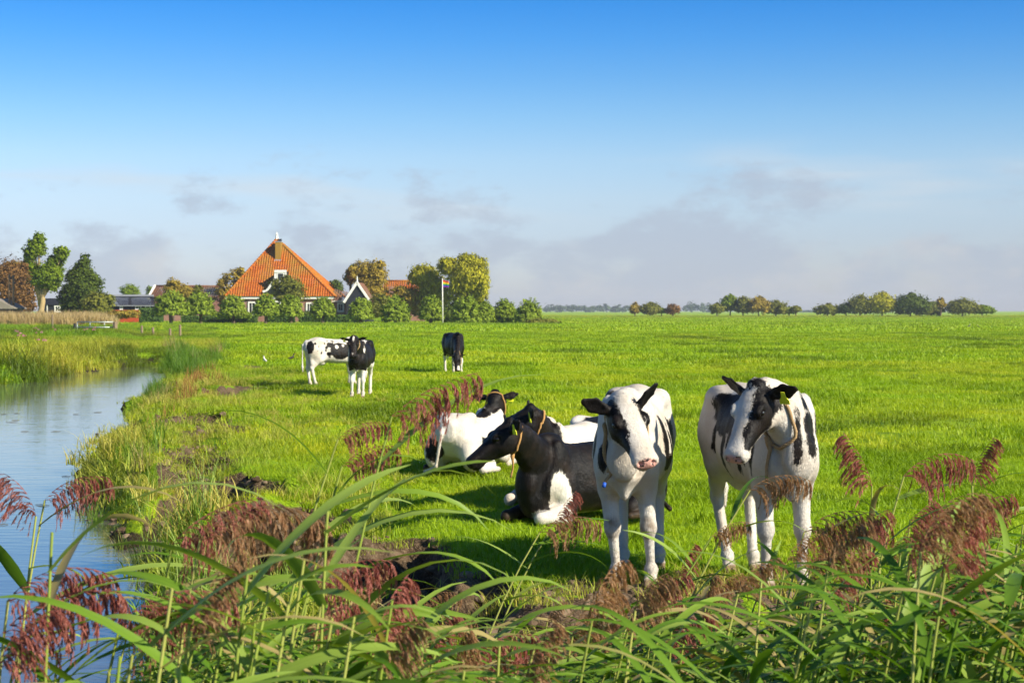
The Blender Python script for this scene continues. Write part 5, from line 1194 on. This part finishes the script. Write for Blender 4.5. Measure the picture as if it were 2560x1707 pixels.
# heads that can be told apart: plume base (px, py), distance, plume variant, nod (0 = right, pi = left), size, foot px offset, label
HERO = [
 (980, 1040, 4.6, 8, .1, 1.0, -190, 'tall reed whose red plume bends right over the grazing black cow'),
 (845, 1098, 5.0, 0, .0, .68, -210, 'reed with pink red plume left of the lying white backed cow'),
 (855, 1165, 5.0, 0, .1, .75, -170, 'reed with dull red plume just under the pink red one'),
 (430, 1360, 4.2, 1, -.2, 1.15, -110, 'reed with dark red upright plume beside the pond edge'),
 (500, 1350, 4.0, 5, .05, 1.35, -130, 'reed with the broadest brown drooping plume left of centre'),
 (90, 1290, 5.2, 2, 2.9, 1.0, -60, 'reed with loose rust plume against the pond at left'),
 (112, 1250, 5.6, 0, .0, 1.0, -90, 'reed with dark ragged plume over the water'),
 (-10, 1600, 3.7, 0, .1, 1.25, -40, 'reed with red brown plume at the lower left edge'),
 (20, 1500, 3.9, 2, .15, 1.1, -70, 'reed with thick rust plume near the left edge'),
 (300, 1560, 3.8, 2, .0, 1.1, -150, 'reed with pinkish plume lying low under a broad leaf'),
 (770, 1480, 4.4, 0, .1, 1.0, -160, 'reed with dusky plume low in front of the bank'),
 (760, 1580, 4.4, 1, .2, .7, -120, 'reed with a small plume near the bottom left of centre'),
 (1350, 1330, 7.0, 3, .0, 1.15, -190, 'golden brown reed nodding before the lying black cow'),
 (1385, 1310, 7.1, 6, .2, .9, -200, 'reed with a pink tuft below the golden brown plume'),
 (1480, 1235, 7.2, 3, .0, .9, -60, 'reed with a thin brown plume before the left standing calf') if False else None,
 (1875, 1225, 6.4, 3, .0, 1.05, -260, 'pale brown reed plume hanging over the right calf legs'),
 (1780, 1340, 6.3, 4, .3, .85, -250, 'slanting reed with slim brown plume before the right calf'),
 (2010, 1330, 6.0, 5, .0, 1.3, -110, 'reed with the large brown drooping plume right of the calves'),
 (2180, 1215, 6.2, 6, 3.0, 1.15, -10, 'upright reed with dark red plume at right'),
 (2260, 1190, 5.8, 2, .1, 1.15, -150, 'reed with wide red plume arching right at right'),
 (2430, 1195, 6.4, 6, .0, .95, 10, 'reed with narrow upright plume tallest at right'),
 (2390, 1310, 5.6, 1, .1, .95, 20, 'reed with deep red plume near the right edge'),
 (2390, 1450, 5.6, 6, .1, .7, 10, 'reed with a short crimson plume low at right'),
 (2275, 1300, 6.6, 3, -.1, .8, -40, 'brown reed plume below the wide red one'),
 (2510, 1600, 4.8, 0, .1, .8, 10, 'dark red reed plume at the right edge'),
 (2270, 1680, 5.0, 1, .1, .6, -20, 'small crimson reed plume in the lower right'),
 (1050, 1510, 6.6, 3, .0, .75, -60, 'tan reed plume in the dark ditch'),
 (1090, 1590, 6.0, 4, .1, .8, -60, 'brown reed plume in the lower middle'),
 (1155, 1660, 4.6, 0, .0, .95, -80, 'reddish reed plume at the bottom middle'),
 (1700, 1440, 6.9, 6, .6, .8, -40, 'small pink reed plume by the calves hooves'),
]
rr = np.random.default_rng(21)
for h in HERO:
    if h is None: continue
    px, py, d, pv, nod, ps, off, lab = h
    tip = at(px, py, d); ft = at(px + off * 1.4, 1700, d - .05); root = np.array((ft[0], d - .1, WATER_Z - .1))
    nl = 4 if px < 250 else 6
    reed(root, tip, lab, pv, nod + rr.normal(0, .15), ps, nl, rr, deep=.2 if px < 1300 else .4, lsc=1.2 if px < 1300 else .95, lo=.45, tilt=.55 if py == 1040 else (.0 if abs(nod) > 1 or pv == 6 else .45))
# the stand around them: tops follow the upper line of the reeds in the photo
def top_line(px): return np.interp(px, [-60, 200, 420, 600, 900, 1150, 1400, 1650, 1900, 2150, 2350, 2600], [1560, 1600, 1500, 1420, 1480, 1560, 1540, 1480, 1400, 1330, 1300, 1270])
cnt = 0
while cnt < 210:
    px = rr.uniform(-60, 2620); d = rr.uniform(3.6, 7.6) if px > 1200 else rr.uniform(3.4, 6.2)
    if px < 420 and rr.uniform() < .62: continue
    py = top_line(px) + abs(rr.normal(0, 110)) + rr.uniform(0, 60)
    if py > 1760: continue
    tip = at(px, py, d); off = -rr.uniform(40, 230); ft = at(px + off, 1700, d)
    pl = int(rr.choice([3, 4, 5, 7, 3, 4, 0, 1])) if rr.uniform() < (.34 if px > 900 else .14) else None
    zone = ['before the pond at the lower left', 'below the bank left of centre', 'in the dark ditch below the lying cows', 'in front of the left standing calf', 'in front of the right standing calf', 'crowded at the right edge'][int(np.searchsorted([430, 900, 1400, 1720, 2080], px))]
    kind_ = 'leafy green reed without plume ' if pl is None else ('red plumed green reed ' if pl in (0, 1) else 'brown plumed green reed ')
    reed((ft[0], d + rr.uniform(-.2, .2), WATER_Z - .1), tip, kind_ + zone, pl, rr.normal(0, .5), rr.uniform(.55, .95), 7, rr, deep=.45, lsc=rr.uniform(.75, 1.05), lo=.38)
    cnt += 1
# broad near leaves that cross the lower left
for px, py, d, off, ls, lab in ((430, 1470, 3.2, -190, 1.2, 'near reed whose broad pale leaf lies across the lower left'), (620, 1420, 3.4, -150, 1.2, 'near reed with long bowed leaves below the broad brown plume'), (820, 1250, 3.8, -60, 1.15, 'leafy near reed left of the lying cows'), (760, 1400, 3.6, -170, 1.2, 'near reed with wide pale leaves left of centre'), (300, 1640, 3.2, -120, 1.2, 'near reed with a broad leaf at the bottom left'), (130, 1330, 3.6, -60, 1.2, 'near reed with an upright leaf over the pond'), (980, 1500, 3.6, -160, 1.2, 'near reed with bowed leaves at the bottom middle')):
    tip = at(px, py, d); ft = at(px + off, 1700, d); reed((ft[0], d, WATER_Z - .1), tip, lab, None, 0, 1, 6, rr, deep=.15, lsc=ls, lo=.62)
# lower growth of the bed, too dense to count
def short_reed(seed, H, nl, plume=False):
    rs = np.random.default_rng(seed); Vs = []; Fs = []; o = 0
    for i in range(nl):
        V, F = LRAW[int(rs.integers(0, 16))]; az = (0 if rs.uniform() < .72 else math.pi) + rs.normal(0, .8); s = rs.uniform(.5, 1.0); z = H * rs.uniform(.25, 1.0)
        c, sn = math.cos(az), math.sin(az); W = np.stack([(V[:, 0] * c - V[:, 1] * sn) * s, (V[:, 0] * sn + V[:, 1] * c) * s, V[:, 2] * s], 1) + (z * .18 + rs.normal(0, .05), rs.normal(0, .08), z); Vs.append(W); Fs.append(F + o); o += len(W)
    m = MB(); m.tube([(0, 0, 0), (H * .09, 0, H * .55), (H * .2, 0, H)], [.005, .004, .003], 4, False); Vs.append(np.array(m.V)); Fs.append(np.array(m.F) + o)
    return mesh_np('short_reed', np.concatenate(Vs), np.concatenate(Fs), (M_RSTRAW if seed == 2 else M_RLEAF) if seed % 2 == 0 else M_RLEAF2, True)
SR = [short_reed(i, (1.0, 1.2, .8, 1.1, .9, 1.25)[i], 15) for i in range(6)]
n = 2300; px = rr.uniform(-80, 2640, n); d = np.sqrt(rr.uniform(3.6 ** 2, 8.3 ** 2, n)); X = (px - 1280) / FPX * d
keep = (px > 430) | (rr.uniform(0, 1, n) < .22); keep &= ~((px > 900) & (px < 1650) & (d > 6.8) & (rr.uniform(0, 1, n) < .7)); keep &= (d < 7.6) | (px > 1500) | (px < 900)
top = top_line(px) + 100 + np.abs(rr.normal(0, 90, n)); ztop = CAMH - (top - HORIZ) * d / FPX; sc = np.clip((ztop - WATER_Z) / 1.25, .3, 1.5)
keep &= ztop > WATER_Z + .25
scatter('reed_bed', np.stack([X, d, np.full(n, WATER_Z - .05)], 1)[keep], rr.normal(0, .5, n)[keep], sc[keep], rr.integers(0, 6, n)[keep], SR, 'dense low reed growth filling the near ditch')
# reeds and rushes along the bank to the left of the ditch
BL = tuft('bank_reed', M_RLEAF2, [dict(n=26, h=.55, hv=.35, w=.014, spread=.14, bend=.55, seg=3)], 5); BL2 = tuft('bank_reed', M_RLEAF, [dict(n=22, h=.6, hv=.35, w=.013, spread=.16, bend=.5, seg=3)], 6)
pts = []
while len(pts) < 170:
    px, py = rr.uniform(215, 760), rr.uniform(1180, 1707); p = gnd(px, py, -.4); sd = poly_sd(WPOLY, np.array([p[0]]), np.array([p[1]]))[0]
    if -.25 < sd < .75 and rr.uniform() < 1 - max(0, sd) * .9: pts.append((p[0], p[1], terrain(np.array([p[0]]), np.array([p[1]]))[0][0] - .03 if sd > 0 else WATER_Z - .15))
pts = np.array(pts); m_ = len(pts)
scatter('bank_reeds', pts, rr.uniform(0, 6.28, m_), rr.uniform(.35, .85, m_), rr.integers(0, 2, m_), [BL, BL2], 'thin green reeds growing along the near pond bank')
# ------------------------------------------------------------------ grass
def grass_mat(name, g0, g1, y0, y1, tr=.42):
    t = NT(name); tone = t.attr('tone'); hue = t.attr('hue', 'INSTANCER')
    c = t.mix(hue, t.mix(tone, g0, g1), t.mix(tone, y0, y1)); c = t.mix(t.attr('dark', 'INSTANCER'), c, tuple(x * .34 for x in g0))
    t.P(Base_Color=c, Roughness=.5, Specular_IOR_Level=.25)
    trn = t.n('ShaderNodeBsdfTranslucent', {'Color': t.mix(1.0, c, (1.0, 1.0, .4), 'MULTIPLY')})
    mx = t.n('ShaderNodeMixShader', {0: tr, 1: t.b.outputs[0], 2: trn.outputs[0]}); t.t.links.new(mx.outputs[0], t.out.inputs['Surface']); return t.m
G_MEADOW = grass_mat('meadow_blades', (.235, .39, .005), (.35, .50, .008), (.39, .46, .008), (.51, .52, .025))
G_BANK = grass_mat('bank_blades', (.20, .34, .015), (.34, .44, .03), (.46, .42, .06), (.60, .50, .13))
G_WILD = grass_mat('wild_blades', (.14, .28, .012), (.30, .44, .02), (.38, .42, .03), (.54, .46, .07))
G_DRY = grass_mat('dry_blades', (.34, .24, .10), (.50, .38, .18), (.40, .28, .12), (.55, .42, .20), .3)
gr = np.random.default_rng(99)
def ground_pts(y0, y1, dens, half=.36, cond=None):
    n = int(dens * half * (y1 ** 2 - y0 ** 2)); y = np.sqrt(gr.uniform(y0 ** 2, y1 ** 2, n)); x = y * gr.uniform(-half, half, n)
    z, soil, sd = terrain(x, y); ok = ((soil + gr.uniform(-.22, .22, n) < .5) | ((y > 42) & (sd > .4))) & (sd > .12)
    if cond is not None: ok &= cond(x, y, z, soil, sd)
    return x[ok], y[ok], z[ok], sd[ok]
def patchhue(x, y): return np.clip(.38 + fbm(x * .5, y * .5, 3, 61) * .9 + fbm(x * .08, y * .08, 2, 62) * .5, 0, 1)
def meadow(name, y0, y1, dens, T, label, s0=.8, s1=1.25, cond=None, sink=.005):
    x, y, z, sd = ground_pts(y0, y1, dens, .36, cond); n = len(x)
    lush = sstep(.08, .3, fbm(x * .7, y * .7, 3, 71)); s = gr.uniform(s0, s1, n) * (1 + .55 * lush)
    h = np.clip(patchhue(x, y) - .35 * lush + .35 * (1 - sstep(.3, 2.2, sd)) * (y < 45), 0, 1)
    scatter(name, np.stack([x, y, z - sink], 1), gr.uniform(0, 6.28, n), s, gr.integers(0, len(T), n), T, label, {'hue': h, 'dark': np.clip(lush * .32 * (1 - .5 * (y > 130)) + .5 * sstep(.22, .34, fbm(x * .35, y * .16, 3, 73)) * (y > 24), 0, .9)})  # dark: deeper lush green, plus painted streaks standing in for clump shadows
near_T = [tuft('near_tuft', G_MEADOW, [dict(n=28, h=.047, hv=.5, w=.0050, spread=.10, bend=.8, seg=2)], i) for i in range(5)]
meadow('near_grass', 8.3, 21, 85, near_T, 'short bright green pasture grass round the cows')
mid_T = [tuft('mid_tuft', G_MEADOW, [dict(n=34, h=.068, hv=.5, w=.011, spread=.20, bend=.7, seg=2)], 10 + i) for i in range(5)]
meadow('middle_grass', 20, 52, 17, mid_T, 'bright green pasture grass in the middle of the field')
far_T = [tuft('far_tuft', G_MEADOW, [dict(n=34, h=.085, hv=.5, w=.030, spread=.5, bend=.6, seg=1)], 20 + i) for i in range(4)]
meadow('far_grass', 50, 135, 3.4, far_T, 'bright green pasture grass towards the farm', sink=.0)
vfar_T = [tuft('horizon_tuft', G_MEADOW, [dict(n=30, h=.13, hv=.6, w=.09, spread=1.4, bend=.5, seg=1)], 25 + i) for i in range(3)]
meadow('horizon_grass', 130, 460, .22, vfar_T, 'bright green pasture grass near the horizon', sink=.0)
# lusher dark clumps
cl_T = [tuft('clump', G_MEADOW, [dict(n=60, h=.15, hv=.4, w=.008, spread=.13, bend=.7, seg=2)], 30 + i) for i in range(3)]
x, y, z, sd = ground_pts(11, 120, .40); k = fbm(x * .35, y * .35, 2, 81) > .08; x, y, z = x[k], y[k], z[k]; n = len(x)
scatter('grass_clumps', np.stack([x, y, z], 1), gr.uniform(0, 6.28, n), np.stack([gr.uniform(1.0, 2.4, n), gr.uniform(.8, 1.4, n), gr.uniform(.6, 1.1, n)], 1), gr.integers(0, 3, n), cl_T, 'darker lush clumps in the pasture', {'hue': gr.uniform(0, .15, n), 'dark': gr.uniform(.3, .8, n)})
# longer yellowish grass on the pond bank
bk_T = [tuft('bank_tuft', G_BANK, [dict(n=46, h=h, hv=.5, w=.0075, spread=.16, bend=.95, seg=3)], 40 + i) for i, h in enumerate((.10, .14, .19, .12))]
def onbank(x, y, z, soil, sd): return (sd < 2.6 * np.clip(y / 14, .8, 2.2)) & (gr.uniform(0, 1, len(x)) < 1.15 - sd / (2.8 * np.clip(y / 14, .8, 2.2))) & ((x < -1.0) | (gr.uniform(0, 1, len(x)) < .12))
x, y, z, sd = ground_pts(9, 48, 25, .30, onbank); n = len(x)
scatter('bank_grass', np.stack([x, y, z - .01], 1), gr.uniform(0, 6.28, n), gr.uniform(.45, 1.25, n) * np.clip(1.35 - .25 * sd, .6, 1.3) * (1 + .45 * (1 - sstep(.25, 1.1, sd)) * (y < 24) * (x < -1.2)), gr.integers(0, 4, n), bk_T, 'long yellow green grass on the trodden pond bank', {'hue': np.clip(.45 + fbm(x * .9, y * .9, 3, 91) * 1.3, 0, 1)})
# rough growth on the far side of the pond
wd_T = [tuft('wild_tuft', G_WILD, [dict(n=120, h=h, hv=.5, w=.017, spread=.45, bend=.75, seg=3)], 50 + i) for i, h in enumerate((.20, .28, .38, .24))]
WILD = [tuple(gnd(a, b, 0)[:2]) for a, b in ((-200, 806), (290, 822), (450, 838), (520, 868), (548, 905), (520, 940))] + [tuple(gnd(a, b, WATER_Z)[:2]) for a, b in ((470, 935), (446, 918), (300, 912), (200, 924), (40, 952), (-60, 980), (-250, 1000))]
m_ = 22000; y = np.sqrt(gr.uniform(42 ** 2, 190 ** 2, m_)); x = y * gr.uniform(-.36, -.13, m_); k = (x / y < -.173) & (y > 50) & (y < 150 + 60 * gr.uniform(-1, 1, m_) ** 3); x, y = x[k], y[k]
z, so, sd = terrain(x, y); k = sd > -.2; x, y, z, sd = x[k], y[k], z[k], sd[k]; n = len(x)
hw = np.clip(.40 + fbm(x * .12, y * .12, 3, 92) * 1.5, 0, 1)
scatter('wild_bank', np.stack([x, y, z - .03], 1), gr.uniform(0, 6.28, n), gr.uniform(.55, 1.25, n) * (.8 + .5 * sstep(-.1, .3, fbm(x * .15, y * .15, 2, 93))) * (1 + .55 * (1 - sstep(.5, 5, sd))) * (1 - .45 * sstep(-.235, -.215, x / y)), gr.integers(0, 4, n), wd_T, 'tall wild grass and herbs on the far pond bank', {'hue': hw, 'dark': np.clip(sstep(.0, .3, fbm(x * .4, y * .2, 3, 95)) * .7, 0, 1)})
# dense dark rushes at the head of the pond
rs_T = [tuft('rush', M_RLEAF2, [dict(n=90, h=1.0, hv=.4, w=.022, spread=.35, bend=.45, seg=3)], 60 + i) for i in range(2)]
pts = [];
for px, py, k in ((470, 905, 26), (500, 895, 26), (452, 895, 22), (440, 905, 12), (530, 900, 16)):
    for _ in range(k): p = gnd(px + gr.normal(0, 16), py + gr.normal(0, 12), 0); pts.append((p[0], p[1], -.35))
for px, py, k in ((395, 1000, 20), (410, 990, 14), (380, 1010, 10)):
    for _ in range(k): p = gnd(px + gr.normal(0, 12), py + gr.normal(0, 8), -.4); pts.append((p[0], p[1], -.5))
pts = np.array(pts); n = len(pts); scatter('pond_rushes', pts, gr.uniform(0, 6.28, n), gr.uniform(.5, .95, n) * np.clip(pts[:, 1] / 75, .5, 1.1), gr.integers(0, 2, n), rs_T, 'dark green rushes where the pond ends')
dk_T = [tuft('dock', leafmat('dock_stalks', (.20, .085, .025), (.34, .18, .05), .2, .7, 'tone'), [dict(n=40, h=.5, hv=.5, w=.02, spread=.25, bend=.25, seg=2)], 65)]
pts = []
for px, py, k in ((455, 1010, 8), (485, 965, 6), (520, 950, 4), (440, 1040, 5), (370, 1070, 4), (520, 990, 4)):
    for _ in range(k): p = gnd(px + gr.normal(0, 18), py + gr.normal(0, 8), -.1); pts.append((p[0], p[1], -.15))
pts = np.array(pts); n = len(pts); scatter('dock_stalks', pts, gr.uniform(0, 6.28, n), gr.uniform(.4, 1.0, n) * np.clip(pts[:, 1] / 45, .5, 1.3), np.zeros(n, int), dk_T, 'rusty dock stalks along the pond edge')
# dry grass along the left fence, weeds before the garden
dr_T = [tuft('dry', G_DRY, [dict(n=60, h=1.25, hv=.4, w=.05, spread=.7, bend=.35, seg=2)], 70 + i) for i in range(2)]
m_ = 900; y = gr.uniform(186, 206, m_); px = gr.uniform(-60, 285, m_); x = (px - 1280) / FPX * y; k = gr.uniform(0, 1, m_) < np.interp(px, [-60, 40, 180, 285], [.9, .8, 1, .5]); x, y = x[k], y[k]; n = len(x)
scatter('dry_grass', np.stack([x, y, np.zeros(n)], 1), gr.uniform(0, 6.28, n), gr.uniform(.6, 1.2, n), gr.integers(0, 2, n), dr_T, 'band of dry straw coloured grass along the left fence', {'hue': gr.uniform(0, 1, n)})
m_ = 1500; y = gr.uniform(196, 204, m_); px = gr.uniform(330, 1400, m_); x = (px - 1280) / FPX * y; k = gr.uniform(0, 1, m_) < np.interp(px, [330, 700, 760, 900, 1340, 1400], [.35, .15, .6, 1, 1, .4]); x, y = x[k], y[k]; n = len(x)
scatter('garden_weeds', np.stack([x, y, np.zeros(n)], 1), gr.uniform(0, 6.28, n), gr.uniform(.45, .95, n), gr.integers(0, 4, n), wd_T, 'band of weeds along the foot of the willow row', {'hue': gr.uniform(0, .35, n)})
m_ = 2600; y = gr.uniform(395, 450, m_); x = y * gr.uniform(.0, .36, m_); n = m_
scatter('far_rough_grass', np.stack([x, y, terrain(x, y)[0] - .05], 1), gr.uniform(0, 6.28, n), gr.uniform(.6, 1.5, n), gr.integers(0, 5, n), [wd_T[2], wd_T[1], wd_T[2], wd_T[3], wd_T[0]], 'rough yellowish strip along the far field edge', {'hue': gr.uniform(0, 1, n)})
# clods and sprigs on bare soil
M_CLOD = NT('soil_clod'); _o = M_CLOD.obj(); M_CLOD.P(Base_Color=M_CLOD.mix(M_CLOD.n('ShaderNodeObjectInfo').outputs['Random'], (.06, .038, .022), (.22, .155, .10)), Roughness=.95, Specular_IOR_Level=.1, Normal=M_CLOD.bump(M_CLOD.noise(40, 4, _o), .7, .02)); M_CLOD = M_CLOD.m
clods = []
for i in range(4):
    bm = bmesh.new(); bmesh.ops.create_icosphere(bm, subdivisions=2, radius=.05); r_ = random.Random(i)
    k_ = [Vector((r_.gauss(0, 1), r_.gauss(0, 1), r_.gauss(0, 1))).normalized() for _ in range(9)]
    for v in bm.verts: v.co *= 1 + .35 * sum(max(0, v.co.normalized().dot(k) - .6) for k in k_) - .15 * r_.random(); v.co.z *= .6
    me = bpy.data.meshes.new('clod'); bm.to_mesh(me); bm.free(); me.materials.append(M_CLOD); clods.append(me)
n_ = 60000; y = np.sqrt(gr.uniform(8.0 ** 2, 34 ** 2, n_)); x = y * gr.uniform(-.30, .36, n_); z, so, sd = terrain(x, y); k = (so > .45) & (sd > .0) & (gr.uniform(0, 1, n_) < .55); x, y, z = x[k], y[k], z[k]; n = len(x)
scatter('soil_clods', np.stack([x, y, z], 1), gr.uniform(0, 6.28, n), gr.uniform(.2, 1.0, n) ** 2 * 1.1 + .12, gr.integers(0, 4, n), clods, 'loose clods of brown soil on the trodden bank')
n_ = 26000; y = np.sqrt(gr.uniform(8.3 ** 2, 30 ** 2, n_)); x = y * gr.uniform(-.30, .36, n_); z, so, sd = terrain(x, y); k = (so > .4) & (sd > .1) & (gr.uniform(0, 1, n_) < .16); x, y, z = x[k], y[k], z[k]; n = len(x)
scatter('soil_sprigs', np.stack([x, y, z], 1), gr.uniform(0, 6.28, n), gr.uniform(.4, .9, n), gr.integers(0, 4, n), bk_T, 'sparse sprigs of grass on the bare soil', {'hue': gr.uniform(.2, 1, n)})
# pink flower heads on the far bank
pk_T = [tuft('pink_flower', leafmat('pink_petals', (.55, .16, .30), (.70, .30, .42), .3, .6, 'tone'), [dict(n=14, h=.12, hv=.4, w=.05, spread=.10, bend=.6, seg=1)], 80)]
pts = np.array([(*gnd(px + gr.normal(0, 14), py + gr.normal(0, 5), 0)[:2], .42) for px, py in ((120, 835), (128, 838), (70, 858), (100, 842), (230, 838), (78, 862), (40, 848), (160, 850), (205, 842), (115, 880)) for _ in range(2)])
scatter('pink_flowers', pts, gr.uniform(0, 6.28, len(pts)), gr.uniform(.6, 1.2, len(pts)), np.zeros(len(pts), int), pk_T, 'scattered pink flower heads on the far pond bank')
# bits floating on the pond
M_DEBRIS = flat('dead_stalk', (.10, .08, .04), .8, .4, 20)
for i, (px, py) in enumerate(((10, 1035), (42, 1033), (30, 1055), (140, 1078), (62, 1078), (190, 1035), (245, 1030), (15, 1198), (165, 1190), (10, 1310), (105, 1262), (262, 1100), (40, 1050), (350, 1375), (150, 1640))):
    p = gnd(px, py, WATER_Z + .006); l = gr.uniform(.03, .08) * (1 + p[1] / 60); a = gr.normal(0, .25)
    o = MB().tube([p - (l * math.cos(a), l * math.sin(a), 0), p + (0, 0, .004), p + (l * math.cos(a + .15), l * math.sin(a + .15), .0)], [.003, .005, .002], 5).build('floating_stalk', M_DEBRIS)
    tag(o, 'short dark dead stalk floating on the pond', 'stalk', 'stalks floating on the pond')
# ------------------------------------------------------------------ birds
M_DUCKB = flat('brown_feathers', (.10, .065, .04), .8, .4, 30); M_DUCKW = flat('white_feathers', (.65, .62, .56), .7, .1, 30); M_DUCKD = flat('dark_feathers', (.02, .018, .016), .6, .3, 30); M_BILL = flat('orange_bill', (.55, .22, .03), .5, .1, 10)
def bird(px, py, up, body, head, s, rz, label, name='duck', wing=None):
    p = gnd(px, py, 0); p[2] = terrain(np.array([p[0]]), np.array([p[1]]))[0][0]
    r = empty(name, tuple(p), rz); tag(r, label, 'bird', 'birds on the pasture')
    F = Field()
    F.seg((-.13, 0, .19), (.08, 0, .20 + .10 * up), (.07, .07), (.075, .08), k=.03); F.seg((-.13, 0, .19), (-.26, 0, .18), (.05, .03), (.02, .012), k=.03)
    F.seg((.08, 0, .22 + .10 * up), (.14, 0, .36 + .12 * up), .045, .032, k=.03); F.ell((.165, 0, .38 + .12 * up), (.05, .038, .038), k=.015)
    V, Q = F.run(.014, None); link('body', mesh_np('body', V * s, Q, body, True), r)
    F = Field(); F.ell((.165, 0, .385 + .12 * up), (.054, .042, .042), k=.015); V, Q = F.run(.012, None); link('head', mesh_np('head', V * s, Q, head, True), r)
    MB().tube([(.205 * s, 0, (.375 + .12 * up) * s), (.275 * s, 0, (.36 + .12 * up) * s)], [.018 * s, .010 * s], 6).build('bill', M_BILL, r, True)
    for sd in (-1, 1):
        F = Field(); F.seg((.04, .062 * sd, .23 + .06 * up), (-.18, .045 * sd, .20), (.012, .05), (.010, .02), k=.02); V, Q = F.run(.012, None); link('wing', mesh_np('wing', V * s, Q, wing or body, True), r)
        MB().tube([(0, .03 * sd * s, .15 * s), (0, .03 * sd * s, 0)], .008 * s, 5).build('leg', M_BILL, r, True)
bird(644, 921, .9, M_DUCKB, M_DUCKB, .50, 2.6, 'brown duck nearest the pond of the three birds', wing=M_DUCKD)
bird(662, 910, .9, M_DUCKW, M_DUCKD, .52, 2.2, 'white breasted bird with dark head between the two ducks', wing=M_DUCKD)
bird(729, 903, .6, M_DUCKD, M_DUCKD, .52, .5, 'dark duck standing nearest the spotted cow', wing=M_DUCKB)
bird(2422, 820, .6, M_DUCKD, M_DUCKW, .75, .4, 'left of two tiny birds far out at right', 'goose', wing=M_DUCKD); bird(2447, 821, .6, M_DUCKD, M_DUCKW, .7, 2.4, 'right of two tiny birds far out at right', 'goose', wing=M_DUCKD)
# ------------------------------------------------------------------ haze
M_HAZE = bpy.data.materials.new('haze'); M_HAZE.use_nodes = True; ht = M_HAZE.node_tree; ht.nodes.clear()
pv = ht.nodes.new('ShaderNodeVolumePrincipled'); pv.inputs['Color'].default_value = (.82, .88, 1.0, 1); pv.inputs['Density'].default_value = HAZE_DENSITY; pv.inputs['Anisotropy'].default_value = .1
ho = ht.nodes.new('ShaderNodeOutputMaterial'); ht.links.new(pv.outputs[0], ho.inputs['Volume'])
hb = MB().box(-2200, 2200, -40, 2400, -2.8, 21).build('haze', M_HAZE, None); tag(hb, 'thin pale haze over the fields', None, None, 'stuff')
